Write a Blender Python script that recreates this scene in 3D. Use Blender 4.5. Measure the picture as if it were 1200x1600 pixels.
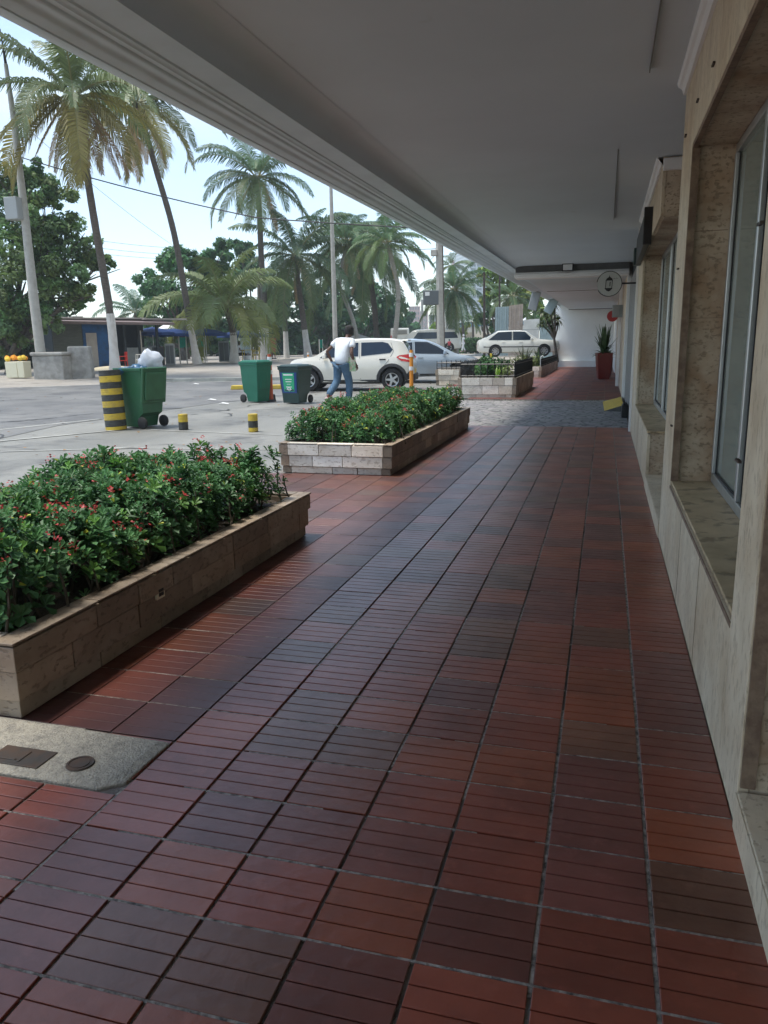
import bpy, bmesh, math, random
import numpy as np
from mathutils import Vector, Matrix
C = bpy.context.scene
for o in list(bpy.data.objects): bpy.data.objects.remove(o)
col = C.collection
R = math.radians
rnd = random.Random(7)
npr = np.random.default_rng(11)

# ------------------------------------------------------------------ camera
F_PX, YAW, PIT, ROL, EYE = 1205.66, 0.277447, 0.213863, -0.014234, 1.3481
def _rot():
    cy, sy = math.cos(YAW), math.sin(YAW)
    F = Vector((-sy*math.cos(PIT), cy*math.cos(PIT), -math.sin(PIT)))
    Rr = Vector((cy, sy, 0)); U = Rr.cross(F)
    c, s = math.cos(ROL), math.sin(ROL)
    return c*Rr+s*U, -s*Rr+c*U, F
RX, UY, FW = _rot()
cam_d = bpy.data.cameras.new('camera'); cam = bpy.data.objects.new('camera', cam_d); col.objects.link(cam)
cam_d.sensor_width = 36; cam_d.lens = F_PX/1600*36; cam_d.sensor_fit = 'AUTO'
cam_d.clip_start = .02; cam_d.clip_end = 6000
m = Matrix((RX, UY, -FW)).transposed().to_4x4(); m.translation = (0, 0, EYE); cam.matrix_world = m
C.camera = cam
C.render.resolution_x, C.render.resolution_y = 768, 1024

# ------------------------------------------------------------------ world, sun, exposure
SUN_EL, SUN_AZ = R(74), R(-108)          # azimuth clockwise from +Y: high hazy sun over the street side
w = bpy.data.worlds.new('World'); C.world = w; w.use_nodes = True
nt = w.node_tree; N = nt.nodes; Lk = nt.links
for n in list(N): N.remove(n)
out = N.new('ShaderNodeOutputWorld'); bg = N.new('ShaderNodeBackground'); sky = N.new('ShaderNodeTexSky')
sky.sky_type = 'NISHITA'; sky.sun_disc = False; sky.sun_elevation = SUN_EL; sky.sun_rotation = SUN_AZ
sky.air_density = 1.0; sky.dust_density = .7; sky.ozone_density = 1.2
tc = N.new('ShaderNodeTexCoord'); mp = N.new('ShaderNodeMapping'); mp.inputs['Scale'].default_value = (1, 1, 3.2)
no = N.new('ShaderNodeTexNoise'); no.inputs['Scale'].default_value = 2.6; no.inputs['Detail'].default_value = 7; no.inputs['Roughness'].default_value = .55
rp = N.new('ShaderNodeValToRGB'); rp.color_ramp.elements[0].position = .50; rp.color_ramp.elements[1].position = .72
rp.color_ramp.elements[0].color = (.12, .12, .12, 1); rp.color_ramp.elements[1].color = (.85, .85, .85, 1)
mx = N.new('ShaderNodeMixRGB'); mx.inputs[2].default_value = (4.0, 4.5, 4.45, 1)
Lk.new(tc.outputs['Generated'], mp.inputs[0]); Lk.new(mp.outputs[0], no.inputs[0]); Lk.new(no.outputs['Fac'], rp.inputs[0])
Lk.new(rp.outputs[0], mx.inputs[0]); Lk.new(sky.outputs[0], mx.inputs[1]); Lk.new(mx.outputs[0], bg.inputs[0])
bg.inputs[1].default_value = .055; Lk.new(bg.outputs[0], out.inputs[0])
sl = bpy.data.lights.new('sun', 'SUN'); sun = bpy.data.objects.new('sun', sl); col.objects.link(sun)
sl.energy = .85; sl.angle = R(14); sl.color = (1, .95, .87)
sd = Vector((math.sin(SUN_AZ)*math.cos(SUN_EL), math.cos(SUN_AZ)*math.cos(SUN_EL), math.sin(SUN_EL)))
sun.rotation_euler = sd.to_track_quat('Z', 'Y').to_euler()
C.view_settings.view_transform = 'Standard'; C.view_settings.look = 'None'; C.view_settings.gamma = 1
C.view_settings.exposure = 2.55

# ------------------------------------------------------------------ measuring helpers
def ground(x, y):
    s = math.hypot(x, y); t = min(1, max(0, (s-21)/24)); t = t*t*(3-2*t)
    q = min(1, max(0, (-x-3.2)/4.5)) if y > 0 else 1.; q = q*q*(3-2*q)
    return -.02+.42*t*q
def ray(u, v): return (RX*((u-600)/F_PX)+UY*((800-v)/F_PX)+FW)
def at_d(u, v, D):                        # point on the ray at plan distance D
    d = ray(u, v); t = D/math.hypot(d.x, d.y); return Vector((d.x*t, d.y*t, EYE+d.z*t))
def at_z(u, v, z=0.): d = ray(u, v); t = (z-EYE)/d.z; return Vector((d.x*t, d.y*t, z))
def at_y(u, v, y): d = ray(u, v); t = y/d.y; return Vector((d.x*t, y, EYE+d.z*t))
def at_x(u, v, x): d = ray(u, v); t = x/d.x; return Vector((x, d.y*t, EYE+d.z*t))
def at_g(u, v):
    z = 0.
    for i in range(60):
        p = at_z(u, v, z); z = .5*z+.5*ground(p.x, p.y)
    return p
def at_gd(u, D):                          # ground point in image column u at plan distance D
    p = at_d(u, 540, D); return Vector((p.x, p.y, ground(p.x, p.y)))

# ------------------------------------------------------------------ material helpers
MATS = {}
def nd(nt, t, **k):
    n = nt.nodes.new(t)
    for a, b in k.items():
        if a.startswith('i_'): n.inputs[a[2:].replace('_', ' ')].default_value = b
        else: setattr(n, a, b)
    return n
def mat(name, colr, rough=.7, metal=0., var=0., vscale=6., bump=0., bscale=40., tint=False, spec=.5, dark=None, coat=0., stretch=None, trans=0., stain=None):
    """principled material; var mixes towards 'dark' by noise, tint multiplies by the mesh attribute 'tint'"""
    m = bpy.data.materials.new(name); m.use_nodes = True; t = m.node_tree; b = t.nodes['Principled BSDF']
    b.inputs['Roughness'].default_value = rough; b.inputs['Metallic'].default_value = metal
    b.inputs['Specular IOR Level'].default_value = spec; b.inputs['Coat Weight'].default_value = coat
    b.inputs['Coat Roughness'].default_value = .08 if not name.startswith('tile') else .27
    c = tuple(colr)+(1,); src = None
    geo = nd(t, 'ShaderNodeNewGeometry'); vec = geo.outputs['Position']
    if stretch:
        mpn = nd(t, 'ShaderNodeMapping'); mpn.inputs['Scale'].default_value = stretch; t.links.new(vec, mpn.inputs[0]); vec = mpn.outputs[0]
    rgb = nd(t, 'ShaderNodeRGB'); rgb.outputs[0].default_value = c; src = rgb.outputs[0]
    if var > 0:
        n1 = nd(t, 'ShaderNodeTexNoise', i_Scale=vscale, i_Detail=6., i_Roughness=.6); t.links.new(vec, n1.inputs['Vector'])
        r1 = nd(t, 'ShaderNodeValToRGB'); r1.color_ramp.elements[0].position = .38; r1.color_ramp.elements[1].position = .68
        t.links.new(n1.outputs['Fac'], r1.inputs[0])
        mu = nd(t, 'ShaderNodeMath', operation='MULTIPLY'); mu.inputs[1].default_value = var; t.links.new(r1.outputs[0], mu.inputs[0])
        mi = nd(t, 'ShaderNodeMixRGB'); t.links.new(mu.outputs[0], mi.inputs[0]); t.links.new(src, mi.inputs[1])
        mi.inputs[2].default_value = tuple(dark if dark else [x*.45 for x in colr])+(1,); src = mi.outputs[0]
        if rough > .12:
            mr = nd(t, 'ShaderNodeMapRange'); mr.inputs['To Min'].default_value = max(.02, rough-.09); mr.inputs['To Max'].default_value = min(1, rough+.09)
            t.links.new(n1.outputs['Fac'], mr.inputs[0]); t.links.new(mr.outputs[0], b.inputs['Roughness'])
    if stain:
        n2 = nd(t, 'ShaderNodeTexNoise', i_Scale=stain[1], i_Detail=4., i_Roughness=.7); t.links.new(geo.outputs['Position'], n2.inputs['Vector'])
        r2 = nd(t, 'ShaderNodeValToRGB'); r2.color_ramp.elements[0].position = stain[2]; r2.color_ramp.elements[1].position = stain[3]
        t.links.new(n2.outputs['Fac'], r2.inputs[0])
        m2 = nd(t, 'ShaderNodeMixRGB'); t.links.new(r2.outputs[0], m2.inputs[0]); t.links.new(src, m2.inputs[1]); m2.inputs[2].default_value = tuple(stain[0])+(1,); src = m2.outputs[0]
    if tint:
        a = nd(t, 'ShaderNodeAttribute', attribute_name='tint')
        m3 = nd(t, 'ShaderNodeMixRGB', blend_type='MULTIPLY'); m3.inputs[0].default_value = 1
        t.links.new(src, m3.inputs[1]); t.links.new(a.outputs['Color'], m3.inputs[2]); src = m3.outputs[0]
    t.links.new(src, b.inputs['Base Color'])
    if bump > 0:
        nb = nd(t, 'ShaderNodeTexNoise', i_Scale=bscale, i_Detail=5.); t.links.new(vec, nb.inputs['Vector'])
        bu = nd(t, 'ShaderNodeBump'); bu.inputs['Strength'].default_value = bump; bu.inputs['Distance'].default_value = .01
        t.links.new(nb.outputs['Fac'], bu.inputs['Height']); t.links.new(bu.outputs[0], b.inputs['Normal'])
    if trans > 0:
        tr = nd(t, 'ShaderNodeBsdfTranslucent'); t.links.new(src, tr.inputs[0]); ms = nd(t, 'ShaderNodeMixShader'); ms.inputs[0].default_value = trans
        o = t.nodes['Material Output']; t.links.new(b.outputs[0], ms.inputs[1]); t.links.new(tr.outputs[0], ms.inputs[2]); t.links.new(ms.outputs[0], o.inputs[0])
    MATS[name] = m; return m
def travertine(name, base, pits, brown, stretch, pit_scale=22., amt=.55, brown_amt=.5, tint=False):
    m = bpy.data.materials.new(name); m.use_nodes = True; t = m.node_tree; b = t.nodes['Principled BSDF']; b.inputs['Roughness'].default_value = .55
    geo = nd(t, 'ShaderNodeNewGeometry'); mpn = nd(t, 'ShaderNodeMapping'); mpn.inputs['Scale'].default_value = stretch
    t.links.new(geo.outputs['Position'], mpn.inputs[0])
    n1 = nd(t, 'ShaderNodeTexNoise', i_Scale=pit_scale, i_Detail=5., i_Roughness=.55); t.links.new(mpn.outputs[0], n1.inputs['Vector'])
    r1 = nd(t, 'ShaderNodeValToRGB'); r1.color_ramp.elements[0].position = .55; r1.color_ramp.elements[1].position = .63; t.links.new(n1.outputs['Fac'], r1.inputs[0])
    n2 = nd(t, 'ShaderNodeTexNoise', i_Scale=1.7, i_Detail=5., i_Roughness=.65); t.links.new(geo.outputs['Position'], n2.inputs['Vector'])
    r2 = nd(t, 'ShaderNodeValToRGB'); r2.color_ramp.elements[0].position = .42; r2.color_ramp.elements[1].position = .66; t.links.new(n2.outputs['Fac'], r2.inputs[0])
    n3 = nd(t, 'ShaderNodeTexNoise', i_Scale=7., i_Detail=4.); t.links.new(mpn.outputs[0], n3.inputs['Vector'])
    def mul(s, k): q = nd(t, 'ShaderNodeMath', operation='MULTIPLY'); q.inputs[1].default_value = k; t.links.new(s, q.inputs[0]); return q.outputs[0]
    A = nd(t, 'ShaderNodeMixRGB'); A.inputs[1].default_value = tuple(base)+(1,); A.inputs[2].default_value = tuple(brown)+(1,); t.links.new(mul(r2.outputs[0], brown_amt), A.inputs[0])
    B = nd(t, 'ShaderNodeMixRGB', blend_type='MULTIPLY'); B.inputs[0].default_value = .38; t.links.new(A.outputs[0], B.inputs[1])
    r3 = nd(t, 'ShaderNodeValToRGB'); r3.color_ramp.elements[0].position = .3; r3.color_ramp.elements[0].color = (.55, .5, .45, 1); r3.color_ramp.elements[1].position = .6
    t.links.new(n3.outputs['Fac'], r3.inputs[0]); t.links.new(r3.outputs[0], B.inputs[2])
    D = nd(t, 'ShaderNodeMixRGB'); t.links.new(B.outputs[0], D.inputs[1]); D.inputs[2].default_value = tuple(pits)+(1,); t.links.new(mul(r1.outputs[0], amt), D.inputs[0])
    src = D.outputs[0]
    if tint:
        a = nd(t, 'ShaderNodeAttribute', attribute_name='tint'); m3 = nd(t, 'ShaderNodeMixRGB', blend_type='MULTIPLY'); m3.inputs[0].default_value = 1
        t.links.new(src, m3.inputs[1]); t.links.new(a.outputs['Color'], m3.inputs[2]); src = m3.outputs[0]
    t.links.new(src, b.inputs['Base Color'])
    bu = nd(t, 'ShaderNodeBump', invert=True); bu.inputs['Strength'].default_value = .6; bu.inputs['Distance'].default_value = .004
    t.links.new(r1.outputs[0], bu.inputs['Height']); t.links.new(bu.outputs[0], b.inputs['Normal'])
    MATS[name] = m; return m
def glass_mat(name, colr, rough=.02, alpha=.35):
    m = bpy.data.materials.new(name); m.use_nodes = True; t = m.node_tree
    for n in list(t.nodes): t.nodes.remove(n)
    o = nd(t, 'ShaderNodeOutputMaterial'); g = nd(t, 'ShaderNodeBsdfGlossy'); g.inputs['Roughness'].default_value = rough
    tr = nd(t, 'ShaderNodeBsdfTransparent'); tr.inputs[0].default_value = tuple(colr)+(1,)
    lw = nd(t, 'ShaderNodeFresnel'); lw.inputs[0].default_value = 1.3
    ms = nd(t, 'ShaderNodeMixShader'); t.links.new(lw.outputs[0], ms.inputs[0]); t.links.new(tr.outputs[0], ms.inputs[1]); t.links.new(g.outputs[0], ms.inputs[2])
    df = nd(t, 'ShaderNodeBsdfDiffuse'); df.inputs[0].default_value = (.46, .48, .42, 1); m2 = nd(t, 'ShaderNodeMixShader'); m2.inputs[0].default_value = .30 if name == 'shop_glass' else 0.
    t.links.new(ms.outputs[0], m2.inputs[1]); t.links.new(df.outputs[0], m2.inputs[2]); t.links.new(m2.outputs[0], o.inputs[0])
    MATS[name] = m; return m

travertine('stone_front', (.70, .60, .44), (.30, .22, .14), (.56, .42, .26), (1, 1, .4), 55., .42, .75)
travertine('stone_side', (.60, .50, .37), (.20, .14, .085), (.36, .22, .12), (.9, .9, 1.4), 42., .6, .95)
travertine('stone_sill', (.56, .42, .25), (.12, .09, .05), (.25, .19, .10), (.5, .5, .5), 20., .6, .7)
travertine('planter_front_lit', (.88, .83, .72), (.34, .28, .20), (.62, .54, .43), (.7, .7, 1.3), 36., .5, .6, True)  # paler copy of the stone: light on the front faces painted in
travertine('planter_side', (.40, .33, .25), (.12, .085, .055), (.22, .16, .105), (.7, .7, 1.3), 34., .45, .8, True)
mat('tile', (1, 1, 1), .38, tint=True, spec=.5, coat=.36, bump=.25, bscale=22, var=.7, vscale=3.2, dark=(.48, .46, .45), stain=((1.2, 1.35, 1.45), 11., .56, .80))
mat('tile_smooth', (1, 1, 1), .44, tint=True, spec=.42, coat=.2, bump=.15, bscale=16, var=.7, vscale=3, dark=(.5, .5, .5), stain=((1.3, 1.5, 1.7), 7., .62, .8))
mat('grout', (.20, .185, .165), .95, var=1., vscale=2.2, dark=(.055, .05, .045), bump=.6, bscale=90)
mat('mortar', (.36, .325, .28), .95, var=1., vscale=38, dark=(.06, .055, .05), bump=.8, bscale=90)
mat('ceiling', (.64, .71, .76), .8, var=.5, vscale=.9, dark=(.56, .62, .66), stain=((.54, .58, .59), 3.5, .66, .80))
mat('moulding', (.64, .76, .83), .6, var=.15, vscale=3)
mat('moulding_white', (.8, .8, .78), .5, var=.1, vscale=5)
mat('band', (.15, .15, .15), .8, var=.5, vscale=4, dark=(.25, .24, .22))
mat('white_wall', (.78, .80, .79), .75, var=.3, vscale=1.2, dark=(.62, .64, .62))
mat('brown_edge', (.16, .10, .065), .7, var=.8, vscale=14, dark=(.33, .24, .16), bump=.5, bscale=60)
mat('aluminium', (.55, .57, .57), .35, .8, var=.2, vscale=10)
mat('dark_metal', (.02, .021, .022), .45, .3)
mat('black', (.012, .012, .013), .6)
mat('rubber', (.018, .018, .018), .8, bump=.2)
mat('iron', (.06, .055, .05), .6, .5, var=.6, vscale=12, dark=(.12, .06, .03))
mat('concrete', (.38, .35, .285), .95, var=.8, vscale=55, dark=(.20, .19, .165), bump=.9, bscale=140, stain=((.15, .14, .125), 9., .55, .72))
mat('concrete_pole', (.42, .41, .37), .9, var=.6, vscale=5, dark=(.28, .27, .24), bump=.4, bscale=50)
mat('dirty_concrete', (.36, .35, .32), .95, var=.9, vscale=3, dark=(.2, .19, .17), bump=.6, bscale=30)
mat('soil', (.035, .026, .018), 1., var=.6, vscale=20, dark=(.09, .07, .05), bump=1., bscale=60)
mat('glass', (.3, .33, .32), .05)
glass_mat('shop_glass', (.74, .82, .78)); glass_mat('auto_glass', (.06, .08, .10))
mat('interior', (.72, .70, .62), .8, var=.5, vscale=2)
mat('leaf_bush', (.085, .21, .075), .48, tint=True, trans=.2, spec=.35)
mat('petal_red', (.50, .055, .055), .5, tint=True, trans=.2)
mat('stem', (.10, .085, .06), .8, var=.5, vscale=30)
mat('palm_leaf', (.12, .175, .085), .5, tint=True, trans=.35)
mat('dry_leaf', (.40, .27, .14), .8, tint=True, trans=.2)
mat('tree_leaf', (.11, .19, .085), .6, tint=True, trans=.35)
mat('bark', (.13, .11, .09), .95, var=.7, vscale=6, dark=(.06, .05, .04), bump=.8, bscale=25, stretch=(1, 1, 3))
mat('bark_pale', (.34, .32, .28), .9, var=.6, vscale=6, dark=(.2, .18, .15), bump=.6, bscale=25, stretch=(1, 1, 3))
mat('lime', (.66, .63, .58), .9, var=.6, vscale=4, dark=(.45, .41, .36), bump=.5, bscale=25)
mat('plastic_green', (.018, .105, .045), .45, var=.8, vscale=3, bump=.05, dark=(.045, .13, .075), stain=((.11, .13, .10), 5., .60, .85))
mat('plastic_green_lid', (.03, .12, .055), .5, var=.4, vscale=5)
mat('plastic_teal', (.006, .135, .08), .4, var=.25, vscale=4)
mat('plastic_dark', (.012, .045, .042), .4, var=.3, vscale=4)
mat('label_green', (.02, .36, .17), .5); mat('label_blue', (.01, .05, .20), .5); mat('white_paint', (.78, .78, .76), .6, var=.2, vscale=5)
mat('bag_white', (.70, .74, .80), .35, var=.2, vscale=9, bump=.9, bscale=14, trans=.3)
mat('bag_blue', (.02, .09, .17), .3, bump=.9, bscale=25)
mat('yellow', (.60, .42, .03), .6, var=.8, vscale=9, dark=(.36, .26, .07), stain=((.15, .13, .09), 11., .62, .75)); mat('stripe_black', (.03, .032, .03), .6, var=.6, vscale=9, dark=(.08, .08, .07), stain=((.2, .17, .08), 13., .66, .76))
mat('orange', (.75, .27, .02), .5, var=.3, vscale=8); mat('red_post', (.52, .09, .03), .5, var=.4, vscale=9)
mat('car_white', (.70, .67, .58), .3, coat=.8); mat('car_silver', (.42, .50, .57), .28, .35, coat=.8); mat('car_cream', (.66, .66, .60), .4, coat=.5, var=.15, vscale=2)
mat('cladding', (.03, .031, .033), .65); mat('tail_red', (.55, .01, .015), .2, coat=.8); mat('head_light', (.6, .62, .62), .1, coat=.8); mat('rim', (.5, .51, .52), .3, .8)
mat('plate', (.62, .45, .05), .5)
mat('skin', (.105, .05, .032), .55); mat('skin_mid', (.20, .105, .07), .55); mat('hair', (.012, .010, .009), .8, bump=.6, bscale=90)
mat('shirt_white', (.74, .77, .80), .85, bump=1., bscale=7, var=.4, vscale=7, dark=(.60, .64, .70)); mat('jeans', (.055, .115, .19), .85, var=.5, vscale=12, dark=(.11, .19, .27), bump=.3)
mat('shoe', (.45, .30, .30), .7); mat('red_cloth', (.42, .06, .07), .85); mat('dark_cloth', (.02, .022, .03), .85); mat('cap_white', (.75, .76, .78), .8)
mat('terracotta_pot', (.15, .018, .014), .35, var=.2, vscale=6)
mat('blade_leaf', (.055, .085, .045), .45, tint=True, trans=.1)
mat('blue_wall', (.01, .10, .29), .7, var=.9, vscale=2.2, dark=(.02, .045, .09)); mat('shade_blue', (.01, .05, .20), .7); mat('teal_cloth', (.0, .42, .30), .7, trans=.3)
mat('roof_brown', (.20, .15, .14), .8, var=.5, vscale=2); mat('roof_pale', (.42, .39, .35), .85, var=.5, vscale=1.5)
mat('plank', (.10, .11, .09), .8, var=.5, vscale=4, stretch=(1, 1, 6)); mat('shade_dark', (.02, .03, .035), .8)
mat('chair_white', (.66, .64, .58), .5); mat('chair_red', (.5, .03, .02), .5); mat('chair_yellow', (.55, .42, .05), .5)
mat('orange_fruit', (.75, .30, .01), .5); mat('mango', (.8, .55, .05), .5); mat('crate_cream', (.72, .68, .50), .6)
mat('steel_box', (.30, .33, .33), .5, .4, var=.4, vscale=4)
mat('sheet_blue', (.34, .43, .44), .6, .1, var=.3, vscale=2); mat('sheet_rust', (.42, .34, .28), .7, var=.5, vscale=3)
mat('block_white', (.62, .62, .58), .85, var=.4, vscale=1.5); mat('roof_white', (.66, .68, .68), .7, var=.2); mat('house_blue', (.08, .25, .42), .7)
mat('tower_wall', (.62, .66, .66), .7); mat('tower_glass', (.30, .36, .38), .3); mat('pink_wall', (.62, .46, .42), .8); mat('cream_wall', (.60, .56, .47), .8, var=.3)
mat('wire', (.03, .03, .035), .7); mat('sign_grey', (.10, .115, .12), .6); mat('sign_face', (.30, .32, .32), .5); mat('red_sign', (.42, .03, .03), .5)
mat('shutter', (.34, .34, .33), .5, .4); mat('litter', (.7, .7, .68), .7)
mat('upper_wall', (.62, .60, .55), .8)
mat('flower_yellow', (.7, .6, .05), .6)
M = MATS

mat('brightener_pale', (.72, .78, .70), .6, var=.6, vscale=3, dark=(.52, .56, .48))  # pale colour for the sheets added behind the near shop pane
# ------------------------------------------------------------------ mesh helpers
def tag(o, label=None, cat=None, group=None, kind=None):
    if label: o['label'] = label
    if cat: o['category'] = cat
    if group: o['group'] = group
    if kind: o['kind'] = kind
    return o
def empty(name, loc=(0, 0, 0), rz=0., label=None, cat=None, group=None):
    o = bpy.data.objects.new(name, None); col.objects.link(o); o.location = loc; o.rotation_euler = (0, 0, rz); o.empty_display_size = .2
    return tag(o, label, cat, group)
class MB:
    def __init__(s): s.v = []; s.f = []; s.t = []; s.m = []; s.ct = (1, 1, 1); s.cm = 0
    def add(s, vs, fs):
        k = len(s.v); s.v += [tuple(p) for p in vs]
        for f in fs: s.f.append([k+i for i in f]); s.t.append(s.ct); s.m.append(s.cm)
    def box(s, x0, y0, z0, x1, y1, z1, top=1.0, mtx=None):
        cx, cy = (x0+x1)/2, (y0+y1)/2
        vs = [(x0, y0, z0), (x1, y0, z0), (x1, y1, z0), (x0, y1, z0)]+[(cx+(a-cx)*top, cy+(b-cy)*top, z1) for a, b in ((x0, y0), (x1, y0), (x1, y1), (x0, y1))]
        if mtx: vs = [mtx @ Vector(p) for p in vs]
        s.add(vs, [(0, 3, 2, 1), (4, 5, 6, 7), (0, 1, 5, 4), (1, 2, 6, 5), (2, 3, 7, 6), (3, 0, 4, 7)])
    def tube(s, pts, rs, n=10, cap=True, ell=1.0):
        pts = [Vector(p) for p in pts]
        if not hasattr(rs, '__len__'): rs = [rs]*len(pts)
        rings = []; up = Vector((0, 0, 1))
        for i, p in enumerate(pts):
            d = (pts[min(i+1, len(pts)-1)]-pts[max(i-1, 0)]).normalized()
            a = d.cross(up)
            if a.length < .05: a = d.cross(Vector((0, 1, 0)))
            a.normalize(); b = a.cross(d)
            rings.append([p+a*math.cos(2*math.pi*k/n)*rs[i]+b*math.sin(2*math.pi*k/n)*rs[i]*ell for k in range(n)])
        vs = [q for r in rings for q in r]; fs = []
        for i in range(len(pts)-1):
            for k in range(n): fs.append((i*n+k, i*n+(k+1) % n, (i+1)*n+(k+1) % n, (i+1)*n+k))
        if cap: fs += [tuple(range(n))[::-1], tuple((len(pts)-1)*n+k for k in range(n))]
        s.add(vs, fs)
    def lathe(s, prof, n=24, c=(0, 0, 0), axis='z'):
        vs = []; fs = []
        for r, z in prof:
            for k in range(n):
                a = 2*math.pi*k/n; p = (r*math.cos(a), r*math.sin(a), z)
                if axis == 'y': p = (p[0], p[2], p[1])
                if axis == 'x': p = (p[2], p[0], p[1])
                vs.append((c[0]+p[0], c[1]+p[1], c[2]+p[2]))
        for i in range(len(prof)-1):
            for k in range(n): fs.append((i*n+k, i*n+(k+1) % n, (i+1)*n+(k+1) % n, (i+1)*n+k))
        s.add(vs, fs)
    def prism(s, poly, fn0, fn1):         # poly 2D, two mappings to 3D
        n = len(poly); vs = [fn0(*p) for p in poly]+[fn1(*p) for p in poly]
        s.add(vs, [tuple(range(n))[::-1], tuple(range(n, 2*n))]+[(i, (i+1) % n, n+(i+1) % n, n+i) for i in range(n)])
    def build(s, name, mt, parent=None, smooth=False, bevel=0., fix=True, tint=False):
        me = bpy.data.meshes.new(name); me.from_pydata([tuple(p) for p in s.v], [], s.f)
        mts = mt if isinstance(mt, (list, tuple)) else [mt]
        for q in mts: me.materials.append(q)
        if any(s.m): me.polygons.foreach_set('material_index', s.m)
        if tint:
            at = me.attributes.new('tint', 'FLOAT_COLOR', 'FACE'); at.data.foreach_set('color', [c for t in s.t for c in (t[0], t[1], t[2], 1.)])
        if fix:
            bm = bmesh.new(); bm.from_mesh(me); bmesh.ops.recalc_face_normals(bm, faces=bm.faces); bm.to_mesh(me); bm.free()
        if smooth: me.polygons.foreach_set('use_smooth', [True]*len(me.polygons))
        o = bpy.data.objects.new(name, me); col.objects.link(o)
        if parent: o.parent = parent
        if bevel: b = o.modifiers.new('bevel', 'BEVEL'); b.width = bevel; b.segments = 2; b.limit_method = 'ANGLE'
        if smooth and not bevel:
            try: me.set_sharp_from_angle(angle=R(42))
            except Exception: pass
        return o
def quads(name, Q, mt, parent=None, tint=None, smooth=False):
    """Q: (n,4,3) array of loose quads"""
    Q = np.asarray(Q, dtype=np.float32); n = len(Q)
    me = bpy.data.meshes.new(name); me.vertices.add(n*4); me.vertices.foreach_set('co', Q.reshape(-1))
    me.loops.add(n*4); me.loops.foreach_set('vertex_index', np.arange(n*4, dtype=np.int32))
    me.polygons.add(n); me.polygons.foreach_set('loop_start', np.arange(0, n*4, 4, dtype=np.int32)); me.polygons.foreach_set('loop_total', np.full(n, 4, dtype=np.int32))
    me.update(calc_edges=True); me.materials.append(mt)
    if tint is not None:
        t = np.ones((n, 4), dtype=np.float32); t[:, :3] = tint
        at = me.attributes.new('tint', 'FLOAT_COLOR', 'FACE'); at.data.foreach_set('color', t.reshape(-1))
    o = bpy.data.objects.new(name, me); col.objects.link(o)
    if parent: o.parent = parent
    return o
def struct(o, kind='structure'): o['kind'] = kind; return o
def copy_tree(o, parent=None):
    c = o.copy(); col.objects.link(c); c.parent = parent
    for ch in o.children: copy_tree(ch, c)
    return c

# ================================================================== SETTING: ground
def ground_sheet(name, mt, pts_fn, nu, nv, dz):
    mb = MB(); vs = []
    for i in range(nu+1):
        for j in range(nv+1):
            x, y = pts_fn(i/nu, j/nv); vs.append((x, y, ground(x, y)+dz))
    fs = [(i*(nv+1)+j, (i+1)*(nv+1)+j, (i+1)*(nv+1)+j+1, i*(nv+1)+j+1) for i in range(nu) for j in range(nv)]
    mb.add(vs, fs); return struct(mb.build(name, mt, smooth=True))
def quad_fn(a, b, c, d):                   # a-b one long edge, d-c the other
    def fn(u, v):
        p0 = Vector(a).lerp(Vector(b), u); p1 = Vector(d).lerp(Vector(c), u); p = p0.lerp(p1, v); return p.x, p.y
    return fn
def asphalt_mat(name, base, pale, streak, sc=1.):
    m = mat(name, base, .66, var=1., vscale=.55*sc, dark=pale, bump=.3, bscale=60, stretch=(1, .25, 1) if streak else None, stain=((base[0]*.55, base[1]*.55, base[2]*.58), .8*sc, .52, .70))
    return m
asphalt_mat('plaza_concrete', (.165, .165, .15), (.25, .245, .22), True)
asphalt_mat('asphalt', (.11, .11, .108), (.19, .187, .175), False)
mat('sand_ground', (.33, .30, .255), .95, var=.7, vscale=.5, dark=(.22, .20, .175), bump=.8, bscale=6, stain=((.16, .15, .13), .9, .58, .75))
mat('pale_paint', (.42, .42, .38), .8, var=1., vscale=2, dark=(.23, .23, .21))
def rad_fn(u, v):
    a = R(-100)+u*R(250); s = 1.5*(1500/1.5)**v; return math.sin(a)*s, math.cos(a)*s
g = MB(); vs = []; nu, nv = 90, 90
for i in range(nu+1):
    for j in range(nv+1):
        a = 2*math.pi*i/nu; s = 1.0*(2500.)**(j/nv); x, y = math.sin(a)*s, math.cos(a)*s; vs.append((x, y, ground(x, y)-.03))
g.add(vs, [(i*(nv+1)+j, (i+1)*(nv+1)+j, (i+1)*(nv+1)+j+1, i*(nv+1)+j+1) for i in range(nu) for j in range(nv)])
struct(g.build('ground', M['sand_ground'], smooth=True))
# the road: near edge and far edge picked off the photograph, carried on in both directions
NE0, NE1 = Vector((-9.1, 4.)), Vector((-13.0, 25.5))
# kerb geometry: far edge runs from left frame edge to the far right
fa, fb = at_g(0, 606), at_g(250, 597); fc_ = at_g(470, 594)
ROADPTS_FAR = [(-22, -10), (-19.5, 6), (fa.x, fa.y), (fb.x, fb.y), (fc_.x, fc_.y), (-9.5, 60), (-10.5, 120), (-16, 400)]
ROADPTS_NEAR = [(-7.5, -10), (-8.2, 6), (-9.6, 12), (-9.3, 17.5), (-7.3, 24.9), (-3.6, 60), (-2.2, 120), (0, 400)]
def poly_at(P, t):
    n = len(P)-1; k = min(n-1, int(t*n)); f = t*n-k; return P[k][0]+(P[k+1][0]-P[k][0])*f, P[k][1]+(P[k+1][1]-P[k][1])*f
def road_fn(u, v):
    a = poly_at(ROADPTS_FAR, u); b = poly_at(ROADPTS_NEAR, u); return a[0]+(b[0]-a[0])*v, a[1]+(b[1]-a[1])*v
ground_sheet('road', M['asphalt'], road_fn, 140, 8, .0)
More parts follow.
